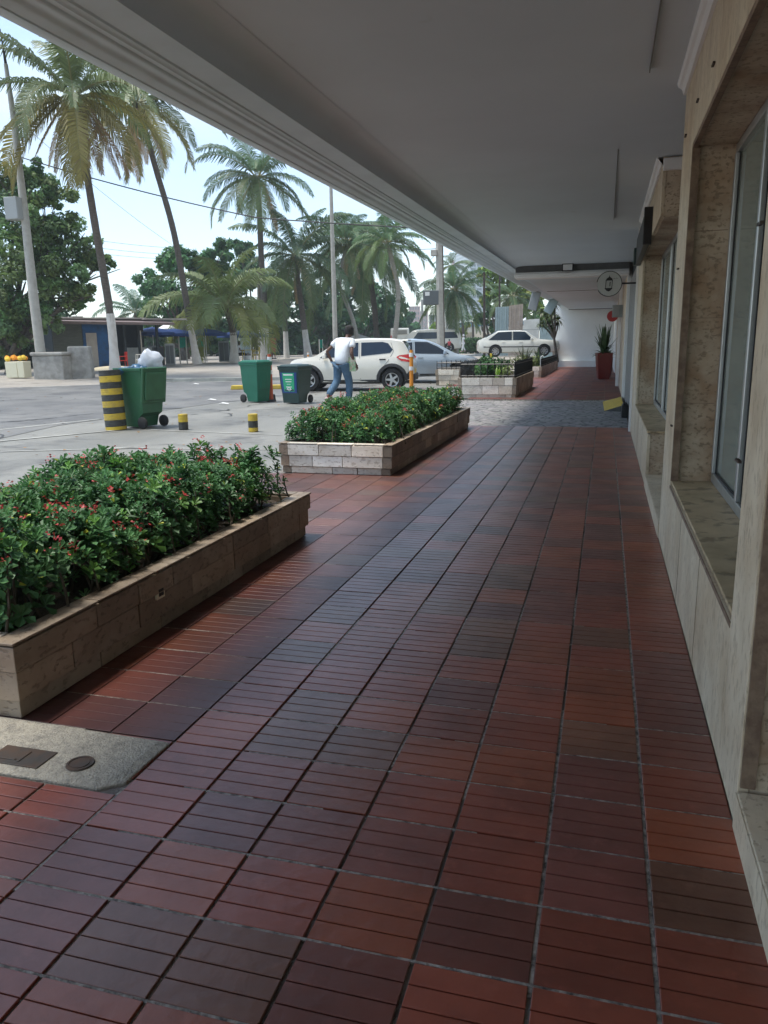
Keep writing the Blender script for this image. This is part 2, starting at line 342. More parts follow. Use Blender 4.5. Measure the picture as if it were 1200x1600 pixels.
def plaza_fn(u, v):
    b = poly_at(ROADPTS_NEAR, u); y = b[1]; return b[0]+((2.0 if y > 44 else -1.9)-b[0])*v, b[1]
ground_sheet('forecourt', M['plaza_concrete'], plaza_fn, 140, 14, -.006)
def line_fn(P, off, wd, t0, t1):
    def fn(u, v):
        t = t0+(t1-t0)*u; x, y = poly_at(P, t); x2, y2 = poly_at(P, min(1, t+.002)); d = Vector((x2-x, y2-y))
        if d.length < 1e-6: d = Vector((0, 1))
        d.normalize(); n = Vector((d.y, -d.x)); return x+n.x*(off+wd*v), y+n.y*(off+wd*v)
    return fn
ground_sheet('edge_line', M['pale_paint'], line_fn(ROADPTS_FAR, .1, .16, .30, .68), 60, 1, .006)
# kerb on the far side
kb = MB(); n = 60; L0 = []
for i in range(n+1):
    fnl = line_fn(ROADPTS_FAR, -.25, .3, .42, .9); a = fnl(i/n, 0); b = fnl(i/n, 1); za = ground(*a); L0.append((a, b, za))
vs = []
for a, b, z in L0: vs += [(a[0], a[1], z-.05), (a[0], a[1], z+.12), (b[0], b[1], z+.12), (b[0], b[1], z-.05)]
kb.add(vs, [(i*4+k, i*4+k+1, i*4+5+k, i*4+4+k) for i in range(n) for k in range(3)])
struct(kb.build('kerb', M['pale_paint']))
# narrow pale strips across the forecourt
for (p, q, wd) in (((0, 706), (230, 700), .05), ((150, 700), (430, 703), .04), ((0, 690), (190, 672), .10), ((235, 672), (440, 680), .04), ((0, 672), (160, 655), .12)):
    a, b = at_g(*p), at_g(*q); d = (b-a).xy.normalized(); nn = Vector((-d.y, d.x))*wd
    ground_sheet('pale_strip', M['pale_paint'], quad_fn(a.xy, b.xy, b.xy+nn, a.xy+nn), 12, 1, .004)
# tar seams in the asphalt
mat('tar', (.045, .047, .05), .6)
for pl in (((0, 660), (60, 656), (130, 648), (200, 640), (300, 637)), ((300, 648), (360, 640), (420, 628)), ((0, 600), (60, 598), (170, 590))):
    mb = MB(); vs = []
    P = [at_g(*q) for q in pl]; PP = []
    for i in range(len(P)-1):
        for k in range(8): q = P[i].lerp(P[i+1], k/8); PP.append(q+Vector((rnd.gauss(0, .05), rnd.gauss(0, .05), 0)))
    for q in PP: vs += [(q.x, q.y-.04, ground(q.x, q.y)+.006), (q.x, q.y+.04+rnd.random()*.05, ground(q.x, q.y)+.006)]
    mb.add(vs, [(2*i, 2*i+2, 2*i+3, 2*i+1) for i in range(len(PP)-1)])
    struct(mb.build('tar_seam', M['tar'], fix=False))

g_ = np.random.default_rng(55); Q = []; T = []
for i in range(520):
    t = g_.random(); x = g_.uniform(-17, -3.6); y = g_.uniform(3, 32)
    if i < 60: x = g_.uniform(-3.3, .3); y = g_.uniform(2.5, 18)
    z = (ground(x, y)+.012) if x < -3.5 else .004
    a = g_.uniform(0, 6.28); s_ = g_.uniform(.012, .04) if x < -3.5 else g_.uniform(.004, .012); d = np.array([math.cos(a), math.sin(a), 0])*s_; e = np.array([-math.sin(a), math.cos(a), .25])*s_*.5; c = np.array([x, y, z])
    Q.append([c-d, c-e, c+d, c+e*1.2]); T.append(np.array([1.4, 1, .6])*g_.uniform(.2, 1.4))
mat('litter_leaf', (.20, .15, .08), .9, tint=True)
o = quads('fallen_leaves', np.array(Q), M['litter_leaf'], None, np.array(T)); o['label'] = 'scattered dry leaf litter and grit on the forecourt and tiles'; o['category'] = 'leaf litter'; o['kind'] = 'stuff'
for k_ in range(9):
    mb = MB(); vs = []; x, y = rnd.uniform(-12, -4.5), rnd.uniform(7, 24); a = rnd.uniform(-.5, .5)+(1.57 if k_ % 2 else 0)
    for i in range(26): vs += [(x-.010, y-.010, ground(x, y)+.009), (x+.012, y+.012, ground(x, y)+.009)]; a += rnd.gauss(0, .25); x += .16*math.cos(a); y += .16*math.sin(a)
    mb.add(vs, [(2*i, 2*i+2, 2*i+3, 2*i+1) for i in range(25)]); struct(mb.build('pavement_crack', M['tar'], fix=False))
# ------------------------------------------------------------------ tiled walkway
XA, TW, Y0, TD = .1647, .26, 1.4316, .2482
def tile_tint():
    r = rnd.random()
    if r < .42: c = (.275, .064, .034)
    elif r < .62: c = (.200, .056, .036)
    elif r < .80: c = (.310, .074, .030)
    elif r < .90: c = (.205, .078, .042)
    else: c = (.195, .058, .042)
    k = rnd.uniform(.72, 1.05); return (c[0]*k, c[1]*k, c[2]*k)
def slab(mb, x0, x1, y0, y1, zt, ch=.0018, dp=.006):
    if x1-x0 < .01 or y1-y0 < .01: return
    z1, z2 = zt-ch*.8, zt-dp
    o = [(x0, y0), (x1, y0), (x1, y1), (x0, y1)]; i_ = [(x0+ch, y0+ch), (x1-ch, y0+ch), (x1-ch, y1-ch), (x0+ch, y1-ch)]
    vs = [(a, b, zt) for a, b in i_]+[(a, b, z1) for a, b in o]+[(a, b, z2) for a, b in o]
    fs = [(0, 1, 2, 3)]+[(4+k, 4+(k+1) % 4, (k+1) % 4, k) for k in range(4)]+[(8+k, 8+(k+1) % 4, 4+(k+1) % 4, 4+k) for k in range(4)]
    mb.add(vs, fs)
WALLX = .41
tiles = MB(); smooth_tiles = MB(); mort = MB()
pad = [at_z(*q) for q in ((0, 1118), (100, 1140), (268, 1160), (172, 1243), (0, 1216))]
PX0, PX1, PY0, PY1 = -4.0, -1.40, 1.84, 2.17
rows = range(-14, 46)
for j in rows:
    y0 = Y0+j*TD+.004; y1 = y0+TD-.008
    for k in range(-1, 21):
        x1 = XA-k*TW-.005; x0 = x1-TW+.010
        if k == -1: x1 = WALLX-.002; x0 = XA+.005
        if x0 < -5.28: continue
        smooth = (x1 < -1.38 and y0 > 2.05)
        if smooth and x0 < -3.4 and y0 > 7.4 : continue
        ya, yb = y0, y1
        if x1 < -1.39:
            if y0 < PY0 < y1: yb = PY0-.003
            elif y0 < PY1 < y1: ya = PY1+.003
            elif y0 >= PY0 and y1 <= PY1: continue
        tt = tile_tint(); dz = rnd.uniform(-.0008, .0008)
        if smooth:
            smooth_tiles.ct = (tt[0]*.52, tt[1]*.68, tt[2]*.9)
            for q in range(4):
                a = max(ya, y0+(y1-y0)*q/4); b = min(yb, y0+(y1-y0)*(q+1)/4)
                if b > a: slab(smooth_tiles, x0-.002, x1+.002, a+(.0009 if q else 0), b-(.0009 if q < 3 else 0), dz, ch=.0009, dp=.0035)
        else:
            tiles.ct = tt
            for q in range(4):
                a = y0+(y1-y0)*q/4; b = min(yb, y0+(y1-y0)*(q+1)/4)
                slab(tiles, x0, x1, a+(.0018 if q else 0), b-(.0018 if q < 3 else 0), dz, dp=.010)
    # transverse mortar bead, worn away in places
    yy = Y0+j*TD; x = WALLX; 
    while x > (-5.2 if yy < 7.5 else -3.3):
        ln = rnd.uniform(.05, .3)
        if rnd.random() < .85: mort.box(x-ln, yy-.0038+rnd.uniform(-.001, .001), -.01, x, yy+.0038, -.0012-rnd.random()*.002)
        x -= ln
for k in range(0, 7):                      # mortar left in the long joints, mostly near the wall
    xx = XA-k*TW; y = -1.5
    while y < 12.7:
        ln = rnd.uniform(.1, .7)
        if rnd.random() < (.92, .62, .5, .35, .15, .1, .1)[k]: mort.box(xx-.0042+rnd.uniform(-.001, .001), y, -.01, xx+.0042, min(12.7, y+ln), -.0030-rnd.random()*.002)
        y += ln
o = tiles.build('ribbed_tiles', M['tile'], tint=True); struct(o); o.name = 'walkway'
o = smooth_tiles.build('plain_tile_border', M['tile_smooth'], tint=True); struct(o)
struct(mort.build('mortar_joints', M['mortar']))
g = MB(); g.box(-5.3, -2.2, -.06, WALLX, 7.62, -.0075); g.box(-3.42, 7.6201, -.06, WALLX, 12.75, -.0075); struct(g.build('walkway_bed', M['grout']))
# paved driveway crossing
dm = bpy.data.materials.new('pavers'); dm.use_nodes = True; t = dm.node_tree; b = t.nodes['Principled BSDF']; b.inputs['Roughness'].default_value = .75
geo = nd(t, 'ShaderNodeNewGeometry'); vo = nd(t, 'ShaderNodeTexVoronoi', i_Scale=5.5); vo.feature = 'DISTANCE_TO_EDGE'
mpn = nd(t, 'ShaderNodeMapping'); mpn.inputs['Scale'].default_value = (1., 1.7, 1); t.links.new(geo.outputs['Position'], mpn.inputs[0]); t.links.new(mpn.outputs[0], vo.inputs['Vector'])
r1 = nd(t, 'ShaderNodeValToRGB'); r1.color_ramp.elements[0].position = .02; r1.color_ramp.elements[1].position = .12; r1.color_ramp.elements[0].color = (.06, .058, .055, 1); r1.color_ramp.elements[1].color = (.34, .28, .215, 1)
t.links.new(vo.outputs['Distance'], r1.inputs[0]); vo2 = nd(t, 'ShaderNodeTexVoronoi', i_Scale=5.5); t.links.new(mpn.outputs[0], vo2.inputs['Vector'])
mm = nd(t, 'ShaderNodeMixRGB', blend_type='MULTIPLY'); mm.inputs[0].default_value = .35; t.links.new(r1.outputs[0], mm.inputs[1]); t.links.new(vo2.outputs['Color'], mm.inputs[2]); 
hs = nd(t, 'ShaderNodeHueSaturation'); hs.inputs['Saturation'].default_value = .25; t.links.new(mm.outputs[0], hs.inputs['Color']); t.links.new(hs.outputs[0], b.inputs['Base Color'])
bu = nd(t, 'ShaderNodeBump'); bu.inputs['Distance'].default_value = .02; bu.inputs['Strength'].default_value = .7; t.links.new(vo.outputs['Distance'], bu.inputs['Height']); t.links.new(bu.outputs[0], b.inputs['Normal'])
g = MB(); g.box(-4.2, 12.755, -.08, WALLX, 18.7, -.006); struct(g.build('driveway', dm))
# second tiled walkway, a shallow step up
st = MB(); zt2 = .03
for j in range(0, 62):
    for k in range(0, 9):
        x1 = .405-k*.40; x0 = x1-.393; y0 = 18.72+j*.40; y1 = y0+.393
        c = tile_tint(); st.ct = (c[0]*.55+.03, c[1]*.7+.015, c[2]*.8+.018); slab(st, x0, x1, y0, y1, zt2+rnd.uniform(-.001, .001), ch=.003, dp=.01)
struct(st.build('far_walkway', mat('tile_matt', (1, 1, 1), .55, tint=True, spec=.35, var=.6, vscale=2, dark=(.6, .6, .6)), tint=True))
g = MB(); g.box(-3.2, 18.7, -.08, WALLX, 43.6, zt2-.008); struct(g.build('far_walkway_bed', M['mortar']))

# ================================================================== SHOP BUILDING (one thing with parts)
shop = empty('shop_building', (.41, 0, 0), label='long travertine shop building with grey ceilinged arcade over the tiled walkway', cat='building')
shop.location = (0, 0, 0)
def bx(mt, *b, name='stone_panel', bevel=.004):
    mb = MB(); mb.box(*b); return mb.build(name, M[mt], shop, bevel=bevel)
X1 = .41; XG = .64; XB = .95
ZS, ZL = .50, 2.40
def ceil_z(y): return 2.87+.006*y
# pier between nearest door recess and window block
def front_panel(y0, y1, z0, z1, name='wall_panel'):
    mb = MB(); mb.box(X1, y0, z0, X1+.03, y1, z1); return mb.build(name, M['stone_front'], shop, bevel=.003)
# block 2: y 2.15..5.55, window opening 2.5..4.92
front_panel(2.15, 2.47, 0, 2.95, 'pier'); front_panel(2.473, 4.917, 0, ZS-.012, 'apron'); front_panel(2.473, 4.917, ZL+.012, 2.95, 'lintel'); front_panel(4.92, 5.55, 0, 2.95, 'pier')
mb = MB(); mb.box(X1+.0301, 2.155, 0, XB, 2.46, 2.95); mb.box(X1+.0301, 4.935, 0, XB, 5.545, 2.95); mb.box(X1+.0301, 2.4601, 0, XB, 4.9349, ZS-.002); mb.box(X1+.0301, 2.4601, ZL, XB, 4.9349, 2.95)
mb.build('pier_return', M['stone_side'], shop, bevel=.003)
mb = MB(); mb.box(X1+.006, 2.478, ZS-.001, XG+.03, 4.93, ZS+.016); mb.build('window_sill', M['stone_sill'], shop, bevel=.003)
# brown weathered edge strips
mb = MB(); mb.box(X1+.002, 4.895, ZS+.017, X1+.042, 4.919, ZL-.002); mb.box(X1-.002, 2.476, ZS-.030, X1+.010, 4.912, ZS-.0125); mb.box(X1+.002, 2.476, ZL-.014, X1+.030, 4.894, ZL+.011); mb.box(X1+.006, 2.140, .12, X1+.045, 2.1495, 2.9)
mb.build('weathered_edge', M['brown_edge'], shop)
def window(y0, y1, z0, z1, mull, x=XG, name='window'):
    fr = MB(); t_ = .045
    fr.box(x, y0, z0, x+.05, y1, z0+.055); fr.box(x, y0, z1-.05, x+.05, y1, z1)
    for y in [y0, y1-t_]+[q-t_/2 for q in mull]: fr.box(x-.004, y, z0+.056, x+.054, y+t_, z1-.051)
    w_ = fr.build(name, M['aluminium'], shop, bevel=.004)
    gk = MB(); ys = [y0]+list(mull)+[y1]
    for a, b in zip(ys[:-1], ys[1:]):
        for q in ((a+t_/2+.02, b-t_/2-.02),):
            gk.box(x+.015, q[0], z0+.056, x+.035, q[0]+.012, z1-.051); gk.box(x+.015, q[1]-.012, z0+.056, x+.035, q[1], z1-.051); gk.box(x+.015, q[0]+.0125, z0+.056, x+.035, q[1]-.0125, z0+.068)
    gk.build('gasket', M['black'], w_)
    gl = MB(); gl.box(x+.022, y0+.02, z0+.03, x+.028, y1-.02, z1-.03); gl.build('pane', M['shop_glass'], w_)
    return w_
window(2.48, 4.93, ZS+.017, ZL-.003, [4.03])
mb = MB(); mb.box(.955, 2.47, ZS, .975, 4.93, ZL); mb.build('pane_brightener', M['brightener_pale'], shop)  # pale sheet added behind the glass to brighten the pane
mb = MB(); mb.box(XG+.06, 4.90, ZS+.02, .954, 4.933, ZL-.004); mb.build('pane_brightener', M['brightener_pale'], shop)  # second added sheet, lightens the dark jamb seen through the pane
# block 3: C-shaped box, y 7.65..11.6
front_panel(7.65, 11.6, 0, ZS-.012, 'apron'); front_panel(7.65, 11.6, ZL+.03, 2.95, 'fascia'); front_panel(10.95, 11.6, ZS-.01, ZL+.028, 'pier')
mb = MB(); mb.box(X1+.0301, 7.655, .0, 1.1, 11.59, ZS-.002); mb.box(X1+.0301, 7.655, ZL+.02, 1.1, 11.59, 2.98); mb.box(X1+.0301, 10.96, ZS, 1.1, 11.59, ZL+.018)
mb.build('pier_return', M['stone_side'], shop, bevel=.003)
mb = MB(); mb.box(X1-.004, 7.63, ZS-.001, XG+.03, 10.955, ZS+.018); mb.build('window_sill', M['stone_sill'], shop, bevel=.004)
window(7.75, 10.955, ZS+.019, ZL+.018, [9.3, 9.42])
fr = MB(); fr.box(XG+.06, 7.73, ZS+.02, 1.7, 7.77, ZS+.07); w_ = fr.build('corner_window_frame', M['aluminium'], shop)
gl = MB(); gl.box(XG+.06, 7.745, ZS+.07, 1.7, 7.751, ZL-.03); gl.build('pane', M['shop_glass'], w_)
mb = MB(); mb.box(1.1001, 7.655, 0, 1.72, 7.85, ZS+.018); mb.build('apron_return', M['stone_side'], shop)
# recesses with thresholds and shop doors
def recess(y0, y1, xb=1.15):
    mb = MB(); mb.box(X1-.002, y0, 0, xb, y1, .11); mb.build('threshold', M['stone_front'], shop, bevel=.004)
    mb = MB(); mb.box(X1-.006, y0, 0, X1-.0025, y1, .107); mb.build('threshold_face', M['stone_front'], shop)
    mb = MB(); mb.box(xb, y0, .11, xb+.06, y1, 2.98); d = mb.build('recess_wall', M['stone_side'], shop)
    dr = MB(); a, b = y0+.3, y1-.3
    dr.box(xb-.04, a, .112, xb-.003, a+.06, 2.25); dr.box(xb-.04, b-.06, .112, xb-.003, b, 2.25); dr.box(xb-.04, a+.0601, 2.19, xb-.003, b-.0601, 2.25); dr.box(xb-.04, (a+b)/2-.04, .112, xb-.003, (a+b)/2+.04, 2.189)
    dd = dr.build('shop_door', M['aluminium'], shop); gl = MB(); gl.box(xb-.024, a+.0601, .115, xb-.018, b-.0601, 2.19); gl.build('pane', M['glass'], dd)
recess(-.6, 2.138); recess(5.552, 7.628)
front_panel(-3.5, -.61, 0, 2.95)
# wall beyond block 3 : pale jambs, roller shutter over the driveway, far bays
front_panel(11.603, 12.3, 0, 2.98, 'wall_panel')
mb = MB(); y = 12.42
while y < 18.2: mb.box(X1+.03, y, 0.02, X1+.06+.02*(int(y*10) % 2), y+.05, 2.6); y += .10
sh = mb.build('folding_shutter', M['shutter'], shop); 
mb = MB(); mb.box(X1+.062, 12.3, 0, X1+.2, 18.6, 3.05); mb.build('shutter_backing', M['shade_dark'], shop)
for b_ in ((X1-.03, 12.3, 0, X1+.06, 12.41, 2.98), (X1-.03, 18.2, 0, X1+.06, 18.35, 2.98)): bx('moulding_white', *b_, name='door_jamb')
for b_ in ((X1, 18.36, 0, X1+.25, 22., 3.1), (X1-.01, 25.2, 0, X1+.25, 29, 3.1)): bx('stone_front', *b_, name='pier')
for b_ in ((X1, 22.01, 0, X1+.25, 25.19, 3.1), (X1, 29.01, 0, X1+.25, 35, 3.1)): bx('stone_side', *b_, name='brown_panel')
for b_ in ((X1-.04, 35.01, 0, X1+.25, 43.6, 3.2), (X1-.1, 24.4, 0, X1-.011, 24.6, 3.0)): bx('moulding_white', *b_, name='pale_pier')
# interior of the shops
mb = MB(); mb.box(3.4, -3, 0, 3.46, 12.2, 3); mb.box(.97, 2.2, .0, 3.39, 2.26, 3.); mb.box(.97, 5.50, 0, 3.39, 5.54, 3.); mb.box(1.12, 11.6, 0, 3.39, 11.66, 3); mb.build('interior_wall', M['interior'], shop)
mb = MB(); mb.box(1.22, -3, -.01, 3.4, 12.2, .1); mb.build('interior_floor', M['interior'], shop)
mb = MB(); mb.box(1.3, 8.2, ZS+.02, 1.36, 10.9, 2.3); mb.build('display_backdrop', M['white_wall'], shop)
# ceiling
cb = MB()
def cpanel(x0, x1, y0, y1, z, dz=0): 
    cb.add([(x0, y0, z+.006*y0), (x1, y0, z+.006*y0), (x1, y1, z+.006*y1), (x0, y1, z+.006*y1), (x0, y0, z+.2+.006*y0), (x1, y0, z+.2+.006*y0), (x1, y1, z+.2+.006*y1), (x0, y1, z+.2+.006*y1)],
           [(0, 1, 2, 3), (4, 7, 6, 5), (0, 4, 5, 1), (1, 5, 6, 2), (2, 6, 7, 3), (3, 7, 4, 0)])
cpanel(-1.80, 3.5, -4, 17.8, 2.87); cpanel(-2.0, .5, 18.21, 43.7, 2.775)
cb.build('arcade_ceiling', M['ceiling'], shop)
# fine joints in the ceiling boards
mb = MB()
for (x, y0, y1) in ((.17, 2.0, 5.2), (.02, 7.2, 11.2)):
    mb = MB(); mb.box(x, y0, ceil_z(y0)-.0035, x+.006, y1, ceil_z(y1)-.0005); mb.build('board_joint', M['band'], shop)
mb = MB(); mb.box(-1.9, 26, 2.775+.156-.012, .4, 26.05, 2.775+.156); mb.build('board_joint', M['band'], shop)
# eave beam: profile swept along y (x, z)
prof = [(-2.47, 3.25), (-2.47, 2.665), (-2.455, 2.652), (-2.39, 2.650), (-2.385, 2.656), (-2.33, 2.659), (-2.31, 2.664), (-2.30, 2.672), (-2.27, 2.674), (-2.255, 2.670), (-2.235, 2.673),
        (-2.228, 2.681), (-2.205, 2.682), (-2.195, 2.679), (-2.183, 2.686), (-2.16, 2.687), (-2.152, 2.695), (-1.99, 2.703)]
cove = [(-1.99, 2.70), (-1.985, 2.76), (-1.96, 2.81), (-1.92, 2.845), (-1.86, 2.862), (-1.795, 2.868)]
def sweep(pf, y0, y1, n, name, mt, smooth=False, slope=.012, lift=lambda x, z, y: 0):
    vs = []; k = len(pf)
    for i in range(n+1):
        y = y0+(y1-y0)*i/n
        for x, z in pf: vs.append((x, y, z+slope*y+lift(x, z, y)))
    mb = MB(); mb.add(vs, [(i*k+q, i*k+q+1, (i+1)*k+q+1, (i+1)*k+q) for i in range(n) for q in range(k-1)])
    return mb.build(name, M[mt], shop, smooth=smooth, fix=False)
e = sweep(prof, -4, 43.7, 24, 'eave_beam', 'moulding', True)
sweep(cove, -4, 17.8, 12, 'ceiling_cove', 'ceiling', True, .006, lambda x, z, y: .006*y*(1-(z-2.70)/.168))
sweep([(-1.99, 2.70), (-1.985, 2.86)], 17.8, 43.7, 6, 'cove_face', 'band', False, .0115)
# crossbeams
mb = MB(); mb.box(-1.99, 17.8, 2.84, .405, 17.9, 3.02); mb.build('crossbeam_face', M['band'], shop)
mb = MB(); mb.box(-2.0, 17.72, 2.72, .405, 18.2, 2.838); mb.box(-2.0, 17.66, 2.75, .405, 17.719, 2.80); mb.build('crossbeam', M['moulding_white'], shop, bevel=.01)
mb = MB(); mb.box(-2.0, 43.2, 3.0, .405, 43.3, 3.08); mb.build('end_band', M['band'], shop)
# roof slab, and an unseen tall block added above to block light
mb = MB(); mb.box(-2.46, -4, 3.24, -.6, 43.7, 3.9); mb.box(-.6, -14, 3.26, 14, 44, 25); mb.build('roof_and_added_block', M['upper_wall'], shop)
mb = MB(); mb.box(3.5, -14, -.05, 14, 44, 3.26); mb.box(X1+.26, 18.4, 0, 3.5, 43.6, 3.2); mb.build('rear_structure', M['upper_wall'], shop)
# crown mouldings on the right
def crown(y0, y1, ret=False):
    pf = [(X1-.001, 2.83), (X1-.018, 2.832), (X1-.024, 2.845), (X1-.032, 2.858), (X1-.048, 2.866), (X1-.055, 2.88), (X1-.060, 2.905)]
    vs = []; k = len(pf)
    for y in (y0, y1):
        for x, z in pf: vs.append((x, y, z+(.006*y-.02 if z > 2.84 else .006*y-.03)))
    mb = MB(); mb.add(vs, [(q, q+1, k+q+1, k+q) for q in range(k-1)]+[tuple(range(k))]+[tuple(range(k, 2*k))])
    mb.build('crown_moulding', M['moulding_white'], shop)
crown(-.6, 5.55); crown(7.65, 11.6)
mb = MB(); mb.box(X1+.0, 7.60, 2.80, 1.1, 7.654, 2.90); mb.build('crown_moulding', M['moulding_white'], shop, bevel=.01)
# open joints between stone slabs
for z in (.98, 1.47, 1.95):
    for (x0, x1, y) in ((X1+.045, XG-.01, 4.9342), (X1+.045, XG-.01, 10.9592)):
        mb = MB(); mb.box(x0, y-.0015, z, x1, y, z+.003); mb.build('slab_joint', M['brown_edge'], shop)
for y in (3.3, 4.12, 8.65, 9.7):
    mb = MB(); mb.box(X1-.0016, y, .01, X1-.0002, y+.003, ZS-.034); mb.build('slab_joint', M['brown_edge'], shop)
# rusty iron ties left in the stone
for (u, v) in ((1092, 157), (1073, 212), (1117, 100), (1061, 420), (1051, 665), (1157, 720), (1192, 349)):
    p = at_x(u, v, X1); mb = MB(); mb.box(X1-.012, p.y-.03, p.z-.004, X1-.001, p.y+.03, p.z+.004); mb.build('iron_tie', M['iron'], shop)
# end wall across the far walkway
ew = MB(); ew.box(-2.78, 43.35, 0, X1-.05, 43.6, 3.35); ew.box(-2.86, 43.1, 0, X1-.05, 43.349, .38)
o = ew.build('end_wall', M['white_wall'], bevel=.02); tag(o, 'white painted end wall closing off the far arcade', 'wall')

# ================================================================== PLANTERS
def masonry(mb, x0, x1, y0, y1, axis, out, z0, hs, ins, cap=.07, bl=(.28, .5)):
    """courses of blocks along one wall line; out = outward sign"""
def planter(name, label, x0, x1, y0, y1, hs, ins, th=.10):
    """x0<x1, y0<y1 outer face of the TOP course; hs course heights from the bottom up, ins insets per course"""
    root = empty(name, ((x0+x1)/2, (y0+y1)/2, 0), label=label, cat='planter')
    off = Vector(root.location)
    for side in ('right', 'front', 'left', 'back'):
        mb = MB(); z = 0
        for c, (h, i_) in enumerate(zip(hs, ins)):
            a0, a1, b0, b1 = x0+i_, x1-i_, y0+i_, y1-i_
            if side == 'right': L = (b0, b1)
            elif side == 'left': L = (b0, b1)
            elif side == 'front': L = (a0+th, a1-th)
            else: L = (a0+th, a1-th)
            p = L[0]; first = True
            while p < L[1]-.01:
                q = min(L[1], p+rnd.uniform(.26, .52)); 
                if L[1]-q < .14: q = L[1]
                k = rnd.uniform(.62, 1.18); wr = rnd.uniform(.88, 1.04); mb.ct = (k, k*wr**.5, k*wr)
                jt = .0036; dz = 0; dd = rnd.uniform(0, .006)
                if side == 'right': mb.box(a1-th, p+jt, z+jt, a1-dd, q-jt, z+h-jt)
                elif side == 'left': mb.box(a0+dd, p+jt, z+jt, a0+th, q-jt, z+h-jt)
                elif side == 'front': mb.box(p+jt, b0+dd, z+jt, q-jt, b0+th, z+h-jt)
                else: mb.box(p+jt, b1-th, z+jt, q-jt, b1-dd, z+h-jt)
                p = q
            z += h
        mb.v = [tuple(Vector(v)-off) for v in mb.v]
        mb.build('stone_wall', M['planter_front_lit'] if side == 'front' else M['planter_side'], root, bevel=.003, tint=True)  # front faces get the stone colour with their light painted in
    H = sum(hs)
    mb = MB(); i_ = max(ins)+.028
    mb.box(x0+i_, y0+i_, .005, x0+th-.004, y1-i_, H-.012); mb.box(x1-th+.004, y0+i_, .005, x1-i_, y1-i_, H-.012); 
    mb.box(x0+th-.003, y0+i_, .005, x1-th+.003, y0+th-.01, H-.013); mb.box(x0+th-.003, y1-th+.01, .005, x1-th+.003, y1-i_, H-.013)
    mb.v = [tuple(Vector(v)-off) for v in mb.v]; mb.build('backing', M['mortar'], root)
    mb = MB(); nx, ny = 10, 26
    vs = [(x0+th+(x1-x0-2*th)*i/nx, y0+th+(y1-y0-2*th)*j/ny, H-.05+rnd.uniform(-.02, .02)) for i in range(nx+1) for j in range(ny+1)]
    mb.add([tuple(Vector(v)-off) for v in vs], [(i*(ny+1)+j, (i+1)*(ny+1)+j, (i+1)*(ny+1)+j+1, i*(ny+1)+j+1) for i in range(nx) for j in range(ny)])
    mb.build('soil', M['soil'], root, smooth=True)
    return root, H
pl1, H1 = planter('stone_planter', 'long low travertine planter nearest the camera, beside the concrete utility pad', -3.40, -2.0, 2.14, 5.12, (.075, .120, .105, .018), (.035, .018, .004, 0))
pl2, H2 = planter('stone_planter', 'travertine planter with a pale three course front, between the nearest planter and the driveway', -3.36, -2.08, 7.66, 12.55, (.075, .12, .12, .018), (.03, .014, .004, 0))
pl3, H3 = planter('stone_planter', 'railed cream stone planter just beyond the driveway', -3.52, -2.06, 19.2, 24.0, (.10, .22, .19), (.03, .01, 0))
pl4, H4 = planter('stone_planter', 'farthest stone planter, running up to the white end wall', -3.05, -2.32, 30.3, 41.0, (.13, .15, .16), (.02, .01, 0))
a_, b_ = at_g(680, 602), at_g(724, 602)
pl5, H5 = planter('stone_planter', 'short cream stone planter with railing behind the silver car nose', a_.x, b_.x, a_.y, a_.y+.9, (.16, .17, .18), (.02, .01, 0))
# railings
def railing(label, segs, z0, h, posts=.15):
    root = empty('metal_railing', (segs[0][0][0], segs[0][0][1], z0), label=label, cat='railing'); off = Vector(root.location)
    for (p, q) in segs:
        mb = MB(); p = Vector(p).to_3d(); q = Vector(q).to_3d(); L = (q-p).length; n = max(2, int(L/posts)); d = (q-p)/n; r = .015
        for zz in (z0+.05, z0+h-.08): mb.tube([p+Vector((0, 0, zz))-off, q+Vector((0, 0, zz))-off], .016, 4)
        for i in range(n+1):
            b = p+d*i-off; mb.tube([b+Vector((0, 0, z0)), b+Vector((0, 0, z0+h*(1.0 if i % 2 else .94)))], [r, r*.7], 4)
        mb.build('rail_panel', M['dark_metal'], root)
    return root
railing('dark spiked iron railing along the rim of the planter just beyond the driveway', [((-3.45, 19.26), (-2.12, 19.26)), ((-2.12, 19.3), (-2.12, 23.95)), ((-3.45, 19.3), (-3.45, 23.95)), ((-3.45, 23.95), (-2.12, 23.95))], .505, .41)
railing('dark iron railing topping the farthest planter toward the white end wall', [((-2.36, 30.35), (-2.36, 40.9))], .435, .30)
railing('dark iron railing on the short planter behind the silver car nose', [((a_.x+.05, a_.y+.05), (b_.x-.05, a_.y+.05)), ((a_.x+.05, a_.y+.85), (b_.x-.05, a_.y+.85))], H5-.005, .30)

# electric socket and cover let into the side of planter 1
so = empty('wall_socket', (-2.018+.001, 3.11, .20), label='small cream weatherproof socket set in the near planter side', cat='socket')
mb = MB(); mb.box(0, -.035, -.03, .012, .035, .03); mb.build('socket_plate', M['crate_cream'], so, bevel=.002)
mb = MB(); mb.box(.0125, -.018, -.016, .016, -.002, .0); mb.box(.0125, .004, -.016, .016, .02, .0); mb.box(.0125, -.018, .006, .016, .02, .018); mb.build('outlet', M['cladding'], so)

